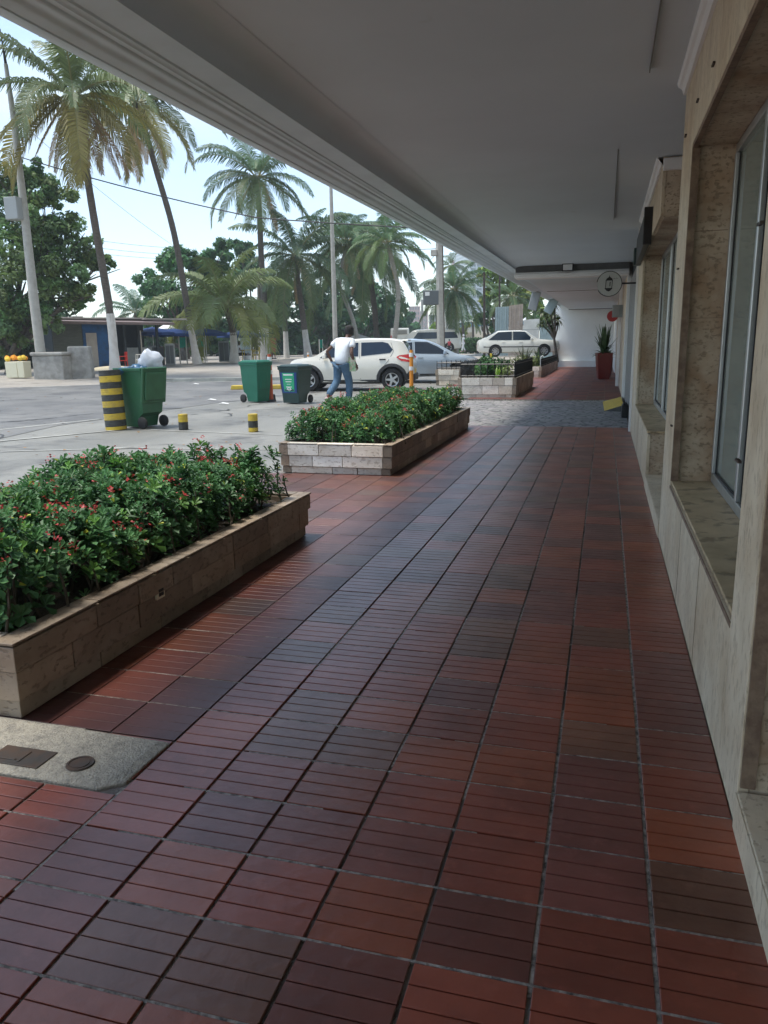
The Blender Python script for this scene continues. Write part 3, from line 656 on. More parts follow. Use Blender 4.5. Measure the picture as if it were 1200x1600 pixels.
# ------------------------------------------------------------------ flowering beds (crown of thorns)
def leaf_quads(base, dirv, nrm, L, W):
    """obovate leaf: two folded halves. base,dirv,nrm: (n,3); L,W: (n,)"""
    side = np.cross(dirv, nrm); side /= np.linalg.norm(side, axis=1, keepdims=True)+1e-9
    L = L[:, None]; W = W[:, None]; up = nrm
    tip = base+dirv*L-up*L*.12; out = []
    for s in (-1, 1):
        lo = base+dirv*L*.35+side*s*W*.28+up*L*.05; hi = base+dirv*L*.78+side*s*W*.52+up*L*.06
        mid = base+dirv*L*.5
        q = np.stack([base, lo, hi, tip] if s > 0 else [base, tip, hi, lo], axis=1); out.append(q)
    return np.concatenate(out)
def flower_bed(root_name, label, x0, x1, y0, y1, zb, top, n, leafL, nfl, seed, density=10, fl=.011):
    g_ = np.random.default_rng(seed); root = empty(root_name, ((x0+x1)/2, (y0+y1)/2, zb), label=label, cat='flower bed')
    off = np.array(root.location)
    cx = g_.uniform(x0, x1, n); cy = g_.uniform(y0, y1, n)
    bump_ = .018*np.sin(cx*23+cy*17)+.04*np.sin(cx*7.3+seed)+.05*np.sin(cy*5.1+cx*2)+.03*np.sin(cy*13+1.3)
    edge = np.minimum.reduce([cx-x0, x1-cx, cy-y0, y1-cy]); ed = np.clip(edge/.16, 0, 1)
    ztop = top+bump_-(1-ed)**2*.16
    dep = g_.power(2.6, n); lowz = zb+.05; cz = lowz+(ztop-lowz)*np.where(ed < .8, g_.power(1.3, n), dep)
    P = np.stack([cx, cy, cz], 1)
    ax = np.stack([(cx-(x0+x1)/2)/(x1-x0)*1.2*(1-ed)+g_.normal(0, .25, n), (cy-(y0+y1)/2)/(y1-y0)*1.2*(1-ed)+g_.normal(0, .25, n), np.ones(n)], 1); ax /= np.linalg.norm(ax, axis=1, keepdims=True)
    Q = []; T = []
    size = g_.uniform(.55, 1.3, n)
    # per rosette look
    br = g_.uniform(.6, 1.15, n); young = g_.random(n) < .10; dark = np.clip((cz-lowz)/(ztop-lowz), 0, 1)
    for k in range(density):
        a = k*2.4+g_.uniform(0, .5, n); el = .95-.95*(k/density)+g_.normal(0, .12, n)
        ref = np.tile(np.array([[1., 0, 0]]), (n, 1)); u = np.cross(ax, ref); u /= np.linalg.norm(u, axis=1, keepdims=True); v = np.cross(ax, u)
        hor = u*np.cos(a)[:, None]+v*np.sin(a)[:, None]
        d = hor*np.cos(el)[:, None]+ax*np.sin(el)[:, None]; nr = ax*np.cos(el)[:, None]-hor*np.sin(el)[:, None]
        L = leafL*size*(.55+.45*k/density)*g_.uniform(.85, 1.15, n)
        base = P-ax*(.035*k/density)
        q = leaf_quads(base, d, nr, L, L*g_.uniform(.46, .6, n)); Q.append(q)
        t = np.stack([br*g_.uniform(.85, 1.15, n)]*3, 1)
        t[young] *= np.array([1.7, 1.5, .9]); old = g_.random(n) < .010; t[old] = np.array([7, 3., 1.2])
        T.append(np.concatenate([t, t*.93]))
    Q = np.concatenate(Q)-off; T = np.concatenate(T)
    quads('leaves', Q, M['leaf_bush'], root, T)
    # flowers: pairs of round bracts on short stalks above the leaves
    idx = g_.choice(np.where(dark > .55)[0], nfl); fq = []; ft = []; ncl = 5
    cl = g_.random(nfl)
    for k in range(ncl):
        c = P[idx]+np.stack([g_.normal(0, .020, nfl), g_.normal(0, .020, nfl), g_.uniform(.015, .06, nfl)], 1)*(leafL/.06)
        nn = g_.normal(0, .6, (nfl, 3)); nn[:, 2] += .9; nn /= np.linalg.norm(nn, axis=1, keepdims=True)
        s_ = np.cross(nn, np.array([[.3, 1., .1]])); s_ /= np.linalg.norm(s_, axis=1, keepdims=True); w_ = np.cross(nn, s_)
        r = fl*g_.uniform(.7, 1.2, nfl)[:, None]
        for sg in (-1, 1):
            b0 = c; e0 = c+s_*sg*r*1.3+nn*r*.4
            fq.append(np.stack([b0, c+s_*sg*r*.7+w_*r*.8+nn*r*.3, e0, c+s_*sg*r*.7-w_*r*.8+nn*r*.3], 1)); ft.append(np.stack([g_.uniform(.7, 1.25, nfl)]*3, 1))
    o = quads('flowers', np.concatenate(fq)-off, M['petal_red'], root, np.concatenate(ft)); o['kind'] = 'stuff'
    sm = MB()
    for i in g_.choice(n, min(n, 420)):
        p = P[i]-off; b = Vector((p[0]+g_.normal(0, .04), p[1]+g_.normal(0, .04), zb-off[2]-.0)); e_ = Vector(p)
        sm.tube([b, b.lerp(e_, .5)+Vector((g_.normal(0, .015), g_.normal(0, .015), 0)), e_], [.007, .006, .004], 5, cap=False)
    o = sm.build('stems', M['stem'], root, fix=False); o['kind'] = 'stuff'
    return root
flower_bed('flower_bed', 'dense green shrubs dotted with small red flowers filling the nearest planter', -3.36, -2.10, 2.2, 4.88, H1-.06, .665, 3500, .058, 230, 3, 9, .0100)
flower_bed('flower_bed', 'red flowered green shrubs filling the planter beside the driveway', -3.34, -2.17, 7.80, 12.45, H2-.06, .64, 4600, .060, 270, 5, 8, .0112)
# a taller straggly branch at the far end of the nearest bed
def branchy(root_name, label, pts, cat='plant'):
    root = empty(root_name, pts[0], label=label, cat=cat); off = Vector(pts[0]); mb = MB(); Q = []; T = []; g_ = np.random.default_rng(8); F = []
    for i in range(7):
        a = off+Vector((g_.normal(0, .05), g_.normal(0, .05), 0)); b = a+Vector((g_.normal(.02, .09), g_.normal(0, .08), g_.uniform(.26, .42))); mdl = a.lerp(b, .55)+Vector((g_.normal(0, .02), g_.normal(0, .02), 0))
        mb.tube([a-off, mdl-off, b-off], [.010, .009, .006], 6)
        for t in range(60):
            f = g_.uniform(.35, 1)**.6; p = np.array(a.lerp(b, f)-off); an = g_.uniform(0, 6.28); el = g_.uniform(-.1, .9)
            d = np.array([[math.cos(an)*math.cos(el), math.sin(an)*math.cos(el), math.sin(el)]]); nr = np.array([[-math.cos(an)*math.sin(el), -math.sin(an)*math.sin(el), math.cos(el)]])
            L = np.array([g_.uniform(.035, .065)]); q = leaf_quads(p[None], d, nr, L, L*.52); Q.append(q); k = g_.uniform(.6, 1.25); T.append(np.full((2, 3), k))
    mb.build('branch', M['stem'], root); quads('leaves', np.concatenate(Q), M['leaf_bush'], root, np.concatenate(T)); return root
branchy('thorny_shrub', 'open leafy shrub with bare woody stems at the far corner of the nearest planter', [(-2.30, 4.80, H1-.06)], 'shrub')

# ================================================================== UTILITY PAD
up = empty('utility_pad', (-1.9, 2.0, 0), label='rough concrete pad set in the tiles at the foot of the nearest planter', cat='concrete pad')
mb = MB(); P_ = [(-4.3, 1.84), (-1.47, 1.845), (-1.405, 1.90), (-1.40, 2.155), (-2.02, 2.17), (-4.3, 2.16)]
n_ = len(P_); mb.add([(x+1.9, y-2., -.02) for x, y in P_]+[(x+1.9, y-2., .004) for x, y in P_]+[(x*1+1.9-.035*(x > -1.6), y-2.+(.03 if y < 2 else -.012), .012) for x, y in P_],
       [(i, (i+1) % n_, n_+(i+1) % n_, n_+i) for i in range(n_)]+[(n_+i, n_+(i+1) % n_, 2*n_+(i+1) % n_, 2*n_+i) for i in range(n_)]+[tuple(range(2*n_, 3*n_))])
mb.build('slab', M['concrete'], up, bevel=.004)
c = at_z(125, 1188, .026); mb = MB(); mb.lathe([(0, .0055), (.030, .0055), (.031, .003), (.036, .003), (.037, .0055), (.044, .0055), (.046, .001)], 28, (c.x+1.9, c.y-2., .0125)); mb.build('round_cover', M['iron'], up, smooth=True)
c = at_z(40, 1178, .026); mb = MB(); mb.box(c.x+1.9-.12, c.y-2.-.052, .0125, c.x+1.9+.085, c.y-2.+.052, .016); mb.box(c.x+1.9-.10, c.y-2-.03, .0161, c.x+1.9-.02, c.y-2-.02, .019); mb.box(c.x+1.9-.01, c.y-2-.035, .0161, c.x+1.9+.0, c.y-2+.03, .019); mb.build('meter_lid', M['iron'], up, bevel=.002)

# ================================================================== STREET FURNITURE
def striped(name, label, p, r, bands, group=None, grooves=True):
    root = empty(name, p, label=label, cat='bollard', group=group); z = 0; k = 0
    for (h, cname) in bands:
        mb = MB(); prof = [(0, z), (r, z)] 
        if grooves: 
            q = 3
            for i in range(q): z0 = z+h*i/q; z1 = z+h*(i+1)/q; prof += [(r*.985, z0), (r, z0+.006), (r, z1-.006), (r*.985, z1)]
        prof += [(r*.985, z+h), (0, z+h)]
        mb.lathe(prof, 26); mb.build('black_band' if cname == 'stripe_black' else 'yellow_band', M[cname], root, smooth=True); z += h+.0005
    return root
p = at_g(182, 671); hh = (671-585)*p.xy.length/1206*1.0
bd = [(.055, 'yellow'), (.105, 'stripe_black'), (.105, 'yellow'), (.10, 'stripe_black'), (.10, 'yellow'), (.10, 'stripe_black'), (.10, 'yellow'), (.10, 'stripe_black'), (.10, 'yellow'), (.09, 'stripe_black')]
sc = hh/sum(b[0] for b in bd)
bol = striped('striped_bollard', 'waist high black and yellow ringed bollard left of the overfilled bin', p, .178, [(h*sc, c_) for h, c_ in bd]); bol.rotation_euler = (0, R(-2.5), 0)
p = at_g(287, 671); striped('striped_bollard', 'ankle high stub with a yellow top over a black half, nearer the overfilled bin', p, .08, [(.13, 'stripe_black'), (.13, 'yellow')])
p = at_g(396, 674); striped('striped_bollard', 'ankle high stub striped yellow, black, yellow beyond the near flower bed', p, .08, [(.065, 'yellow'), (.11, 'stripe_black'), (.11, 'yellow')])
def post(label, u, v, vt, r, c1, c2):
    p = at_g(u, v); h = (v-vt)*p.xy.length/1206; root = empty('flexible_post', p, label=label, cat='post')
    mb = MB(); mb.tube([(0, 0, .02), (0, 0, h)], [r, r*.85], 12); mb.build('pole', M[c1], root, smooth=True)
    for f in (.62, .9):
        mb = MB(); mb.tube([(0, 0, h*f-.05), (0, 0, h*f+.05)], r*1.06, 12); mb.build('white_band', M[c2], root, smooth=True)
    mb = MB(); mb.lathe([(r*2.2, 0), (r*2.2, .02), (r*1.1, .05), (0, .05)], 14); mb.build('foot', M['rubber'], root); return root
post('orange post with white bands in front of the rear bumper of the beige hatchback', 643, 622, 549, .055, 'orange', 'white_paint')
post('faded red post with white bands between two wheeled bins', 424, 627, 556, .055, 'red_post', 'white_paint')
post('short orange post with white top at the hatchback bonnet', 482, 573, 551, .05, 'orange', 'white_paint')
p = at_g(424, 626); root = empty('post_base', p, label='black rubber block on the ground beside the teal bin', cat='block'); mb = MB(); mb.box(-.11, -.1, 0, .09, .1, .16, top=.85); mb.build('block', M['rubber'], root, bevel=.01)
mb = MB(); mb.tube([(-.02, 0, .16), (0, .02, .5), (-.08, 0, 1.15)], .01, 6); mb.build('rod', M['black'], root)
# yellow kerb block
a, b = at_g(360, 609), at_g(446, 608); root = empty('yellow_kerb', a, label='worn yellow painted kerb block behind the teal bin', cat='kerb block'); d = b-a; d.z = 0; L_ = d.length; root.rotation_euler = (0, 0, math.atan2(d.y, d.x))
mb = MB(); mb.box(0, 0, 0, L_, .3, .13, top=.97); mb.build('kerb_stone', M['yellow'], root, bevel=.02)
# litter
for i, (u, v) in enumerate(((330, 626), (349, 632), (305, 601))):
    p = at_g(u, v); mb = MB(); mb.add([(-.14, -.03, .0), (-.02, -.06, .03), (.15, -.02, .01), (.12, .05, .02), (-.03, .04, .045), (-.13, .03, .01)], [(0, 1, 4, 5), (1, 2, 3, 4)]); o = mb.build('litter', M['litter']); o.location = p+Vector((0, 0, .008)); tag(o, ('crumpled white litter farther left on the asphalt past the stubs', 'white litter scrap nearer the teal bin', 'tiny pale litter scrap near the far road edge')[i], 'litter')

def wheeled_bin(label, p, yaw, h, wd, dp, body, lid, open_lid=False, bag=False):
    """local +x = front of the bin, wheels and handle at -x; wd across y, dp along x"""
    root = empty('wheeled_bin', p, yaw, label=label, cat='wheeled bin'); H = h*.93
    mb = MB(); k = .72
    def ring(z, f, g_, notch=0): return [(-dp/2*f+notch, -wd/2*g_, z), (dp/2*f, -wd/2*g_, z), (dp/2*f, wd/2*g_, z), (-dp/2*f+notch, wd/2*g_, z)]
    R_ = [ring(.02, .74, .80, .10), ring(.20, .80, .84, .08), ring(.26, .82, .85, 0), ring(H*.5, .9, .92), ring(H-.06, .985, .99), ring(H-.055, 1.05, 1.05), ring(H, 1.06, 1.06)]
    if open_lid: R_ += [ring(H, .97, .97), ring(H-.35, .9, .92)]
    vs = [q for r in R_ for q in r]; fs = [(i*4+j, i*4+(j+1) % 4, i*4+4+(j+1) % 4, i*4+4+j) for i in range(len(R_)-1) for j in range(4)]+[(3, 2, 1, 0), tuple(4*len(R_)-4+j for j in range(4))]
    mb.add(vs, fs); mb.build('body', M[body], root, bevel=.02)
    mb = MB(); mb.box(dp/2*.86, -wd*.25, H*.35, dp/2*.97, wd*.25, H*.8); mb.build('front_panel', M[body], root, bevel=.03)
    for s in (-1, 1):
        mb = MB(); mb.lathe([(0, -.025), (.09, -.025), (.10, -.018), (.10, .018), (.09, .025), (0, .025)], 18, (-dp/2*.80, s*wd/2*.93, .10), 'y'); mb.build('wheel', M['rubber'], root, smooth=True)
    mb = MB(); mb.tube([(-dp/2*1.06, -wd*.4, H-.04), (-dp/2*1.06-.07, -wd*.4, H-.01), (-dp/2*1.06-.07, wd*.4, H-.01), (-dp/2*1.06, wd*.4, H-.04)], .014, 8); mb.build('handle', M[body], root, smooth=True)
    lb = MB()
    if not open_lid:
        lb.box(-dp/2*1.10, -wd/2*1.08, H+.002, dp/2*1.12, wd/2*1.08, H+.035); lb.box(-dp/2*1.0, -wd/2*.96, H+.0351, dp/2*1.0, wd/2*.96, h, top=.86); lb.build('lid', M[lid], root, bevel=.015)
    else:
        t = Matrix.Translation((-dp/2*1.10, 0, H+.01)) @ Matrix.Rotation(R(-8), 4, 'Y')
        lb.box(-.045, -wd/2*1.05, -.62, 0, wd/2*1.05, 0, mtx=t); lb.box(-.075, -wd/2*.85, -.56, -.0455, wd/2*.85, -.08, mtx=t); lb.build('lid', M[lid], root, bevel=.018)
    return root, H
# overfilled bin
p = at_g(224, 667); camdir = math.atan2(p.y, p.x)
yaw = math.atan2(RX.y, RX.x)+math.pi-R(28)
hbin = (667-580)*p.xy.length/1206
rb, HB = wheeled_bin('green wheeled bin stuffed with rubbish, its lid hanging open beside the striped bollard', p, yaw, hbin/.93, .55, .62, 'plastic_green', 'plastic_green_lid', open_lid=True)
def blob(name, mt, c, r, label, cat, seed, sub=3, amp=.22):
    bm = bmesh.new(); bmesh.ops.create_icosphere(bm, subdivisions=sub, radius=1.)
    g_ = random.Random(seed); ph = [g_.uniform(0, 6.28) for _ in range(9)]
    for v in bm.verts:
        d = v.co; k = 1+amp*(math.sin(d.x*5+ph[0])*math.sin(d.y*4+ph[1])+.5*math.sin(d.z*9+ph[2])*math.sin(d.x*8+ph[3]))+amp*.35*math.sin(d.y*17+ph[4])*math.sin(d.z*15+ph[5])+g_.uniform(-.03, .03)
        v.co = Vector((d.x*r[0], d.y*r[1], d.z*r[2]))*k
    me = bpy.data.meshes.new(name); bm.to_mesh(me); bm.free(); me.materials.append(M[mt]); me.polygons.foreach_set('use_smooth', [True]*len(me.polygons))
    o = bpy.data.objects.new(name, me); col.objects.link(o); o.location = c; return tag(o, label, cat)
pc = at_d(234, 566, p.xy.length+.05)
blob('rubbish_bag', 'bag_white', pc, (.20, .22, .20), 'bulging white plastic rubbish bag on top of the overfilled bin', 'rubbish bag', 3)
pc = at_d(210, 579, p.xy.length); blob('rubbish_bag', 'bag_blue', pc, (.24, .2, .09), 'dark blue rubbish bag sunk in the mouth of the overfilled bin', 'rubbish bag', 5, amp=.35)
pc = at_d(224, 577, p.xy.length-.05); blob('rubbish_bag', 'bag_blue', pc, (.10, .12, .08), 'small knotted blue bag against the white bag in the overfilled bin', 'rubbish bag', 9, amp=.4)
p = at_g(402, 628); wheeled_bin('teal wheeled bin with closed lid beside the red post', p, math.atan2(RX.y, RX.x)-R(35), (628-565)*p.xy.length/1206, .52, .58, 'plastic_teal', 'plastic_teal')
p = at_g(463, 630); yw = math.atan2(RX.y, RX.x)+R(180+64)
rb3, HB3 = wheeled_bin('dark green wheeled bin with a bright green recycling label beside the walking man', p, yw, (630-571)*p.xy.length/1206, .56, .6, 'plastic_dark', 'plastic_dark')
# label on that bin: on the face turned to the camera (local +y side)
H = HB3
def onface(x, z, e):                       # the front (+x) face of the bin
    f = .8+(z-.2)/(H-.26)*.19; return (.6/2*f+e, x, z)
mb = MB(); mb.prism([(-.20, .26), (.20, .26), (.23, H-.12), (-.23, H-.12)], lambda a, b: onface(a, b, .03), lambda a, b: onface(a, b, .019)); mb.build('label_border', M['label_blue'], rb3)
mb = MB(); mb.prism([(-.14, .30), (.14, .30), (.165, H-.13), (-.165, H-.13)], lambda a, b: onface(a, b, .0345), lambda a, b: onface(a, b, .037)); mb.build('label', M['label_green'], rb3)
for (z0, z1, w_) in ((H-.19, H-.155, .13), (H-.29, H-.27, .09), (H-.345, H-.325, .08), (H-.40, H-.39, .05), (H-.47, H-.45, .08), (H-.52, H-.505, .07)):
    mb = MB(); mb.prism([(-w_, z0), (w_, z0), (w_, z1), (-w_, z1)], lambda a, b: onface(a, b, .0372), lambda a, b: onface(a, b, .039)); mb.build('label_line', M['white_paint'], rb3)
mb = MB(); n = 20; ri, ro = .028, .05; zc = .36
vs = [onface(ri*math.cos(2*math.pi*i/n), zc+ri*math.sin(2*math.pi*i/n), .039) for i in range(n)]+[onface(ro*math.cos(2*math.pi*i/n), zc+ro*math.sin(2*math.pi*i/n), .039) for i in range(n)]
mb.add(vs, [(i, (i+1) % n, n+(i+1) % n, n+i) for i in range(n)]); mb.build('recycling_ring', M['white_paint'], rb3)

# ================================================================== POLES, WIRES
def pole(name, label, pts, rs, mt, cat='pole', n=10, parts=()):
    base = Vector(pts[0]); root = empty(name, base, label=label, cat=cat); mb = MB(); mb.tube([Vector(q)-base for q in pts], rs, n); mb.build('shaft', M[mt], root, smooth=True); return root
# big concrete pole
b = at_gd(689, 44.); t_ = at_d(685, 330, 44.)
rp_ = pole('utility_pole', 'thick square weathered concrete utility pole with a dark conduit, beyond the silver car', [b, t_], [.21, .17], 'concrete_pole', 'utility pole', 4)
mb = MB(); o1 = (t_-b); mb.tube([Vector((.20, .03, 0)), o1+Vector((.17, .03, 0))], .05, 6); mb.build('conduit', M['bark'], rp_)
mb = MB(); cp = at_d(681, 394, 44.)-b; mb.box(cp.x-.25, cp.y-.2, cp.z-.2, cp.x+.1, cp.y+.1, cp.z+.12); mb.build('bracket', M['concrete_pole'], rp_, bevel=.04)
cp = at_d(674, 465, 43.5); sg = empty('signboard', (cp.x, cp.y, ground(cp.x, cp.y)), math.atan2(RX.y, RX.x), label='grey back of a boxy signboard fixed left of the thick concrete pole', cat='signboard')
hz = cp.z-sg.location.z; mb = MB(); mb.box(-.44, 0, hz-.38, .40, .22, hz+.38); mb.build('sign_box', M['sign_grey'], sg, bevel=.03)
mb = MB(); mb.box(-.34, -.012, hz+.1, -.1, -.001, hz+.3); mb.build('notice', M['white_paint'], sg)
# street lamp mast
D = 40.; pts = [at_gd(524, D)]+[at_d(u, v, D) for u, v in ((521.5, 440), (519, 360), (517, 290), (515, 200))]
pole('lamp_post', 'tall slim pale grey street lamp mast rising behind the walking man', pts, [.13, .12, .10, .085, .07], 'concrete_pole', 'lamp post')
# left leaning utility pole with transformer box
D = 34.5; pts = [at_gd(63, D)]+[at_d(u, v, D) for u, v in ((52, 460), (38, 330), (22, 190), (9, 100))]
r_ = pole('utility_pole', 'leaning grey utility pole with a metal box at the left edge', pts, [.20, .18, .15, .11, .07], 'concrete_pole', 'utility pole')
cp = at_d(24, 326, D)-pts[0]; mb = MB(); mb.box(cp.x-.3, cp.y-.25, cp.z-.42, cp.x+.28, cp.y+.25, cp.z+.4); mb.build('transformer_box', M['sign_face'], r_, bevel=.03)
mb = MB(); a = at_d(9, 100, D)-pts[0]; b2 = at_d(0, 45, D)-pts[0]; mb.tube([a, b2], [.06, .02], 6); mb.build('top_rod', M['wire'], r_)
# wires
def wire(label, pts, r=.012, sag=0.):
    P = [Vector(q) for q in pts]; out_ = []
    for i in range(len(P)-1):
        for k in range(12): f = k/12; q = P[i].lerp(P[i+1], f); q.z -= sag*4*f*(1-f); out_.append(q)
    out_.append(P[-1]); mb = MB(); mb.tube(out_, r, 5); o = mb.build('power_cable', M['wire'], smooth=True); return tag(o, label, 'cable')
wire('thick dark cable sagging across the sky from the left edge past both tall palms', [at_d(-60, 215, 40), at_d(150, 280, 33), at_d(400, 340, 30), at_d(760, 360, 28)], .022, .05)
wire('thin faint cable from the left pole down toward the round tree', [at_d(20, 180, 44), at_d(280, 390, 60)], .010, .3)
for k, (v0, v1) in enumerate(((365, 388), (378, 398), (388, 405))):
    wire(('upper', 'middle', 'lower')[k]+' thin cable of the three between the leaning palm trunks', [at_d(40, v0-8, 46), at_d(290, v1, 70)], .011, .2)
wire('thin cable between the curved palm and the thick concrete pole', [at_d(560, 380, 50), at_d(684, 388, 44.)], .013, .2)
wire('thin looping cable beside the curved palm top', [at_d(640, 360, 40), at_d(681, 396, 44.)], .012, .8)
# small distant poles
for (u, vt, vb, lab, mt, D_, r) in ((660, 468, 540, 'slim pale distant pole left of the grey signboard', 'concrete_pole', 95, .18), (665.5, 487, 538, 'thin distant pole right behind the pale distant pole', 'concrete_pole', 120, .14), (704, 490, 540, 'pale distant post between thick pole and palm trunk', 'lime', 90, .18), (757, 425, 527, 'tall slim dark pole between distant palms and the corrugated sheets', 'iron', 52, .09), (781, 425, 500, 'tall slim dark pole behind the corrugated sheets', 'iron', 58, .08)):
    b = at_gd(u, D_); pole('distant_pole', lab, [b, at_d(u-.5, vt, D_)], [r, r*.8], mt)

# ================================================================== PALMS AND TREES
def frond_quads(g_, org, az, el0, L, droop, nl=42, ll=.24, hang=.5, wl=.034, roll=0.):
    """leaflets along a drooping rachis; returns leaf quads and the rachis points"""
    n = 14; P = [np.array(org, float)]; Dn = []
    for i in range(n):
        t = i/n; el = el0-droop*(t**1.25); d = np.array([math.cos(az)*math.cos(el), math.sin(az)*math.cos(el), math.sin(el)]); Dn.append(d); P.append(P[-1]+d*L/n)
    Dn.append(Dn[-1]); P = np.array(P); Dn = np.array(Dn)
    t = np.linspace(.10, .995, nl); f = t*n; i0 = np.minimum(f.astype(int), n-1); fr = (f-i0)[:, None]
    B = P[i0]*(1-fr)+P[i0+1]*fr; T = Dn[i0]
    side0 = np.array([-math.sin(az), math.cos(az), 0.]); up0 = np.cross(T, side0)*1.0
    up0 = -up0*np.sign(up0[:, 2:3]+1e-9)*-1
    lenf = L*ll*(np.clip(t*4.5, 0, 1)**.7)*(1-np.clip((t-.62)/.38, 0, 1)**1.6*.72)
    out = []
    for s in (-1, 1):
        hg = hang*g_.uniform(.7, 1.3, nl)[:, None]
        d1 = side0*s*.82+T*(.55+.35*t[:, None])+up0*(.28-roll*s); d1 /= np.linalg.norm(d1, axis=1, keepdims=True)
        d1 = d1+g_.normal(0, .05, (nl, 3)); d2 = d1+np.array([0, 0, -1.])*hg*1.6; d2 /= np.linalg.norm(d2, axis=1, keepdims=True)
        l = (lenf*g_.uniform(.85, 1.1, nl))[:, None]; m_ = B+d1*l*.45; e_ = m_+d2*l*.55
        wv = T*wl*L/4.*1.25
        out.append(np.stack([B-wv*.5, B+wv*.5, m_+wv*.8, m_-wv*.8], 1)); out.append(np.stack([m_-wv*.8, m_+wv*.8, e_+wv*.2, e_-wv*.2], 1))
    return np.concatenate(out), P
def palm(label, crown, trunk, D, fpx, nf=22, dry=3, rpx=6., lime_v=None, seed=1, name='coconut_palm', el_hi=1.35, el_lo=-.75, wind=(0, 0), barkm='bark', ll=.22, hang=.6, hue=(1, 1, 1), group=None, nl=60, coconuts=True):
    g_ = np.random.default_rng(seed); top = at_d(crown[0], crown[1], D); pts = [at_gd(trunk[0][0], D)] if trunk[0][1] is None else [at_d(trunk[0][0], trunk[0][1], D)]
    pts[0].z = min(pts[0].z, ground(pts[0].x, pts[0].y)); base = pts[0].copy()
    pts += [at_d(u, v, D) for u, v in trunk[1:]]+[top]
    root = empty(name, base, label=label, cat='palm', group=group); r = rpx*D/1206.
    # smooth the trunk with a Catmull-Rom curve
    Q = []; PP = [pts[0]*2-pts[1]]+pts+[pts[-1]*2-pts[-2]]
    for i in range(1, len(PP)-2):
        for k in range(8):
            t = k/8.; a, b, c, d = PP[i-1], PP[i], PP[i+1], PP[i+2]; Q.append(.5*((2*b)+(-a+c)*t+(2*a-5*b+4*c-d)*t*t+(-a+3*b-3*c+d)*t**3))
    Q.append(pts[-1]); n = len(Q); rr = [r*(1.0-.38*i/n+(.45*max(0, 1-i/3.5)))*(1+.04*(i % 2)) for i in range(n)]
    Q = [q-base for q in Q]; zl = (at_d(trunk[0][0], lime_v, D).z-base.z) if lime_v else -1
    k = next((i for i, q in enumerate(Q) if q.z > zl), 0)
    mb = MB(); mb.tube(Q[max(k-1, 0):], rr[max(k-1, 0):], 9); mb.build('trunk', M[barkm], root, smooth=True)
    if lime_v and k > 0: 
        mb = MB(); q1 = Q[:k]+[Q[k-1].lerp(Q[k], .99)] ; mb.tube(q1, [x*1.04 for x in rr[:k]]+[rr[k]*1.04], 10); mb.build('limewashed_base', M['lime'], root, smooth=True)
    L0 = fpx*D/1206.; c = np.array(top-base); QQ = []; TT = []; rac = MB(); DQ = []; DT = []
    for i in range(nf+dry):
        isdry = i >= nf; f = (i/nf) if not isdry else 1.
        el = el_hi-(el_hi-el_lo)*f**.85+g_.normal(0, .10); az = i*2.39996+g_.normal(0, .18)
        if isdry: el = g_.uniform(-1.45, -.9)
        L = L0*g_.uniform(.86, 1.12)*(.72+.28*min(1, f*3+.25)); dr = (1.15+.55*f)*g_.uniform(.8, 1.15) if not isdry else .3
        if el < -.4: dr *= .55
        ax = math.cos(az)+wind[0]; ay = math.sin(az)+wind[1]; az2 = math.atan2(ay, ax)
        L = L*(.72 if isdry else 1); q, P = frond_quads(g_, c+np.array([math.cos(az), math.sin(az), 0])*r*.6, az2, el, L, dr, nl=nl, ll=ll*(1 if not isdry else .8), hang=hang*(1+f*.5)*(1.6 if isdry else 1), roll=g_.normal(0, .2))
        cl = np.array(hue)*g_.uniform(.75, 1.2)
        if not isdry:
            if f > .6: cl = cl*np.array([1.25, 1.05, .8]) if rpx < 5.0 or D > 46 else cl*np.array([1.9, 1.25, .85])
            QQ.append(q); TT.append(np.tile(cl, (len(q), 1))*g_.uniform(.85, 1.15, (len(q), 1)))
        else: DQ.append(q); DT.append(np.full((len(q), 3), g_.uniform(.6, 1.2)))
        rac.tube([Vector(p_) for p_ in P[::2]], [L*.009*(1-.8*j/7) for j in range(len(P[::2]))], 4, cap=False)
    cr = quads('crown', np.concatenate(QQ), M['palm_leaf'], root, np.concatenate(TT)); rac.build('midribs', M['palm_mid'], cr, fix=False)
    if DQ: quads('dry_fronds', np.concatenate(DQ), M['dry_leaf'], root, np.concatenate(DT))
    if coconuts:
        mb = MB()
        for i in range(9):
            a = g_.uniform(0, 6.28); rr_ = r*1.5; s = .13
            mb.lathe([(0, -s), (s*.7, -s*.7), (s, 0), (s*.7, s*.7), (0, s)], 7, (c[0]+math.cos(a)*rr_, c[1]+math.sin(a)*rr_, c[2]-.35-g_.uniform(0, .3)))
        mb.build('coconut_cluster', M['palm_mid'], root, smooth=True)
    return root
mat('palm_mid', (.20, .19, .08), .7)
palm('tallest coconut palm, crown at the upper left with a long limewashed foot', (115, 148), [(180, 577), (172, 490), (150, 360), (132, 250), (119, 175)], 34, 150, 26, 9, 6.0, 500, 21, hue=(1.15, 1.05, .85), wind=(.1, -.1))
palm('second coconut palm, crown cut by the eave, dark slanting trunk with grey foot', (213, 160), [(308, 562), (296, 500), (272, 365), (243, 262), (222, 185)], 45, 128, 22, 7, 5.0, 508, 22, hue=(1.1, 1.05, .85))
palm('full coconut palm with bare sky left of it, third from the left', (402, 276), [(415, 556), (413, 480), (408, 400), (405, 320)], 55, 100, 24, 2, 5.2, 512, 23, hue=(.85, 1, .9))
palm('squat broad young palm with yellowing low fronds behind the teal bin', (350, 478), [(366, 560), (364, 520), (356, 490)], 48, 124, 24, 0, 5.5, 523, 24, hue=(1.35, 1.25, .8), el_lo=-.35, ll=.27, coconuts=False)
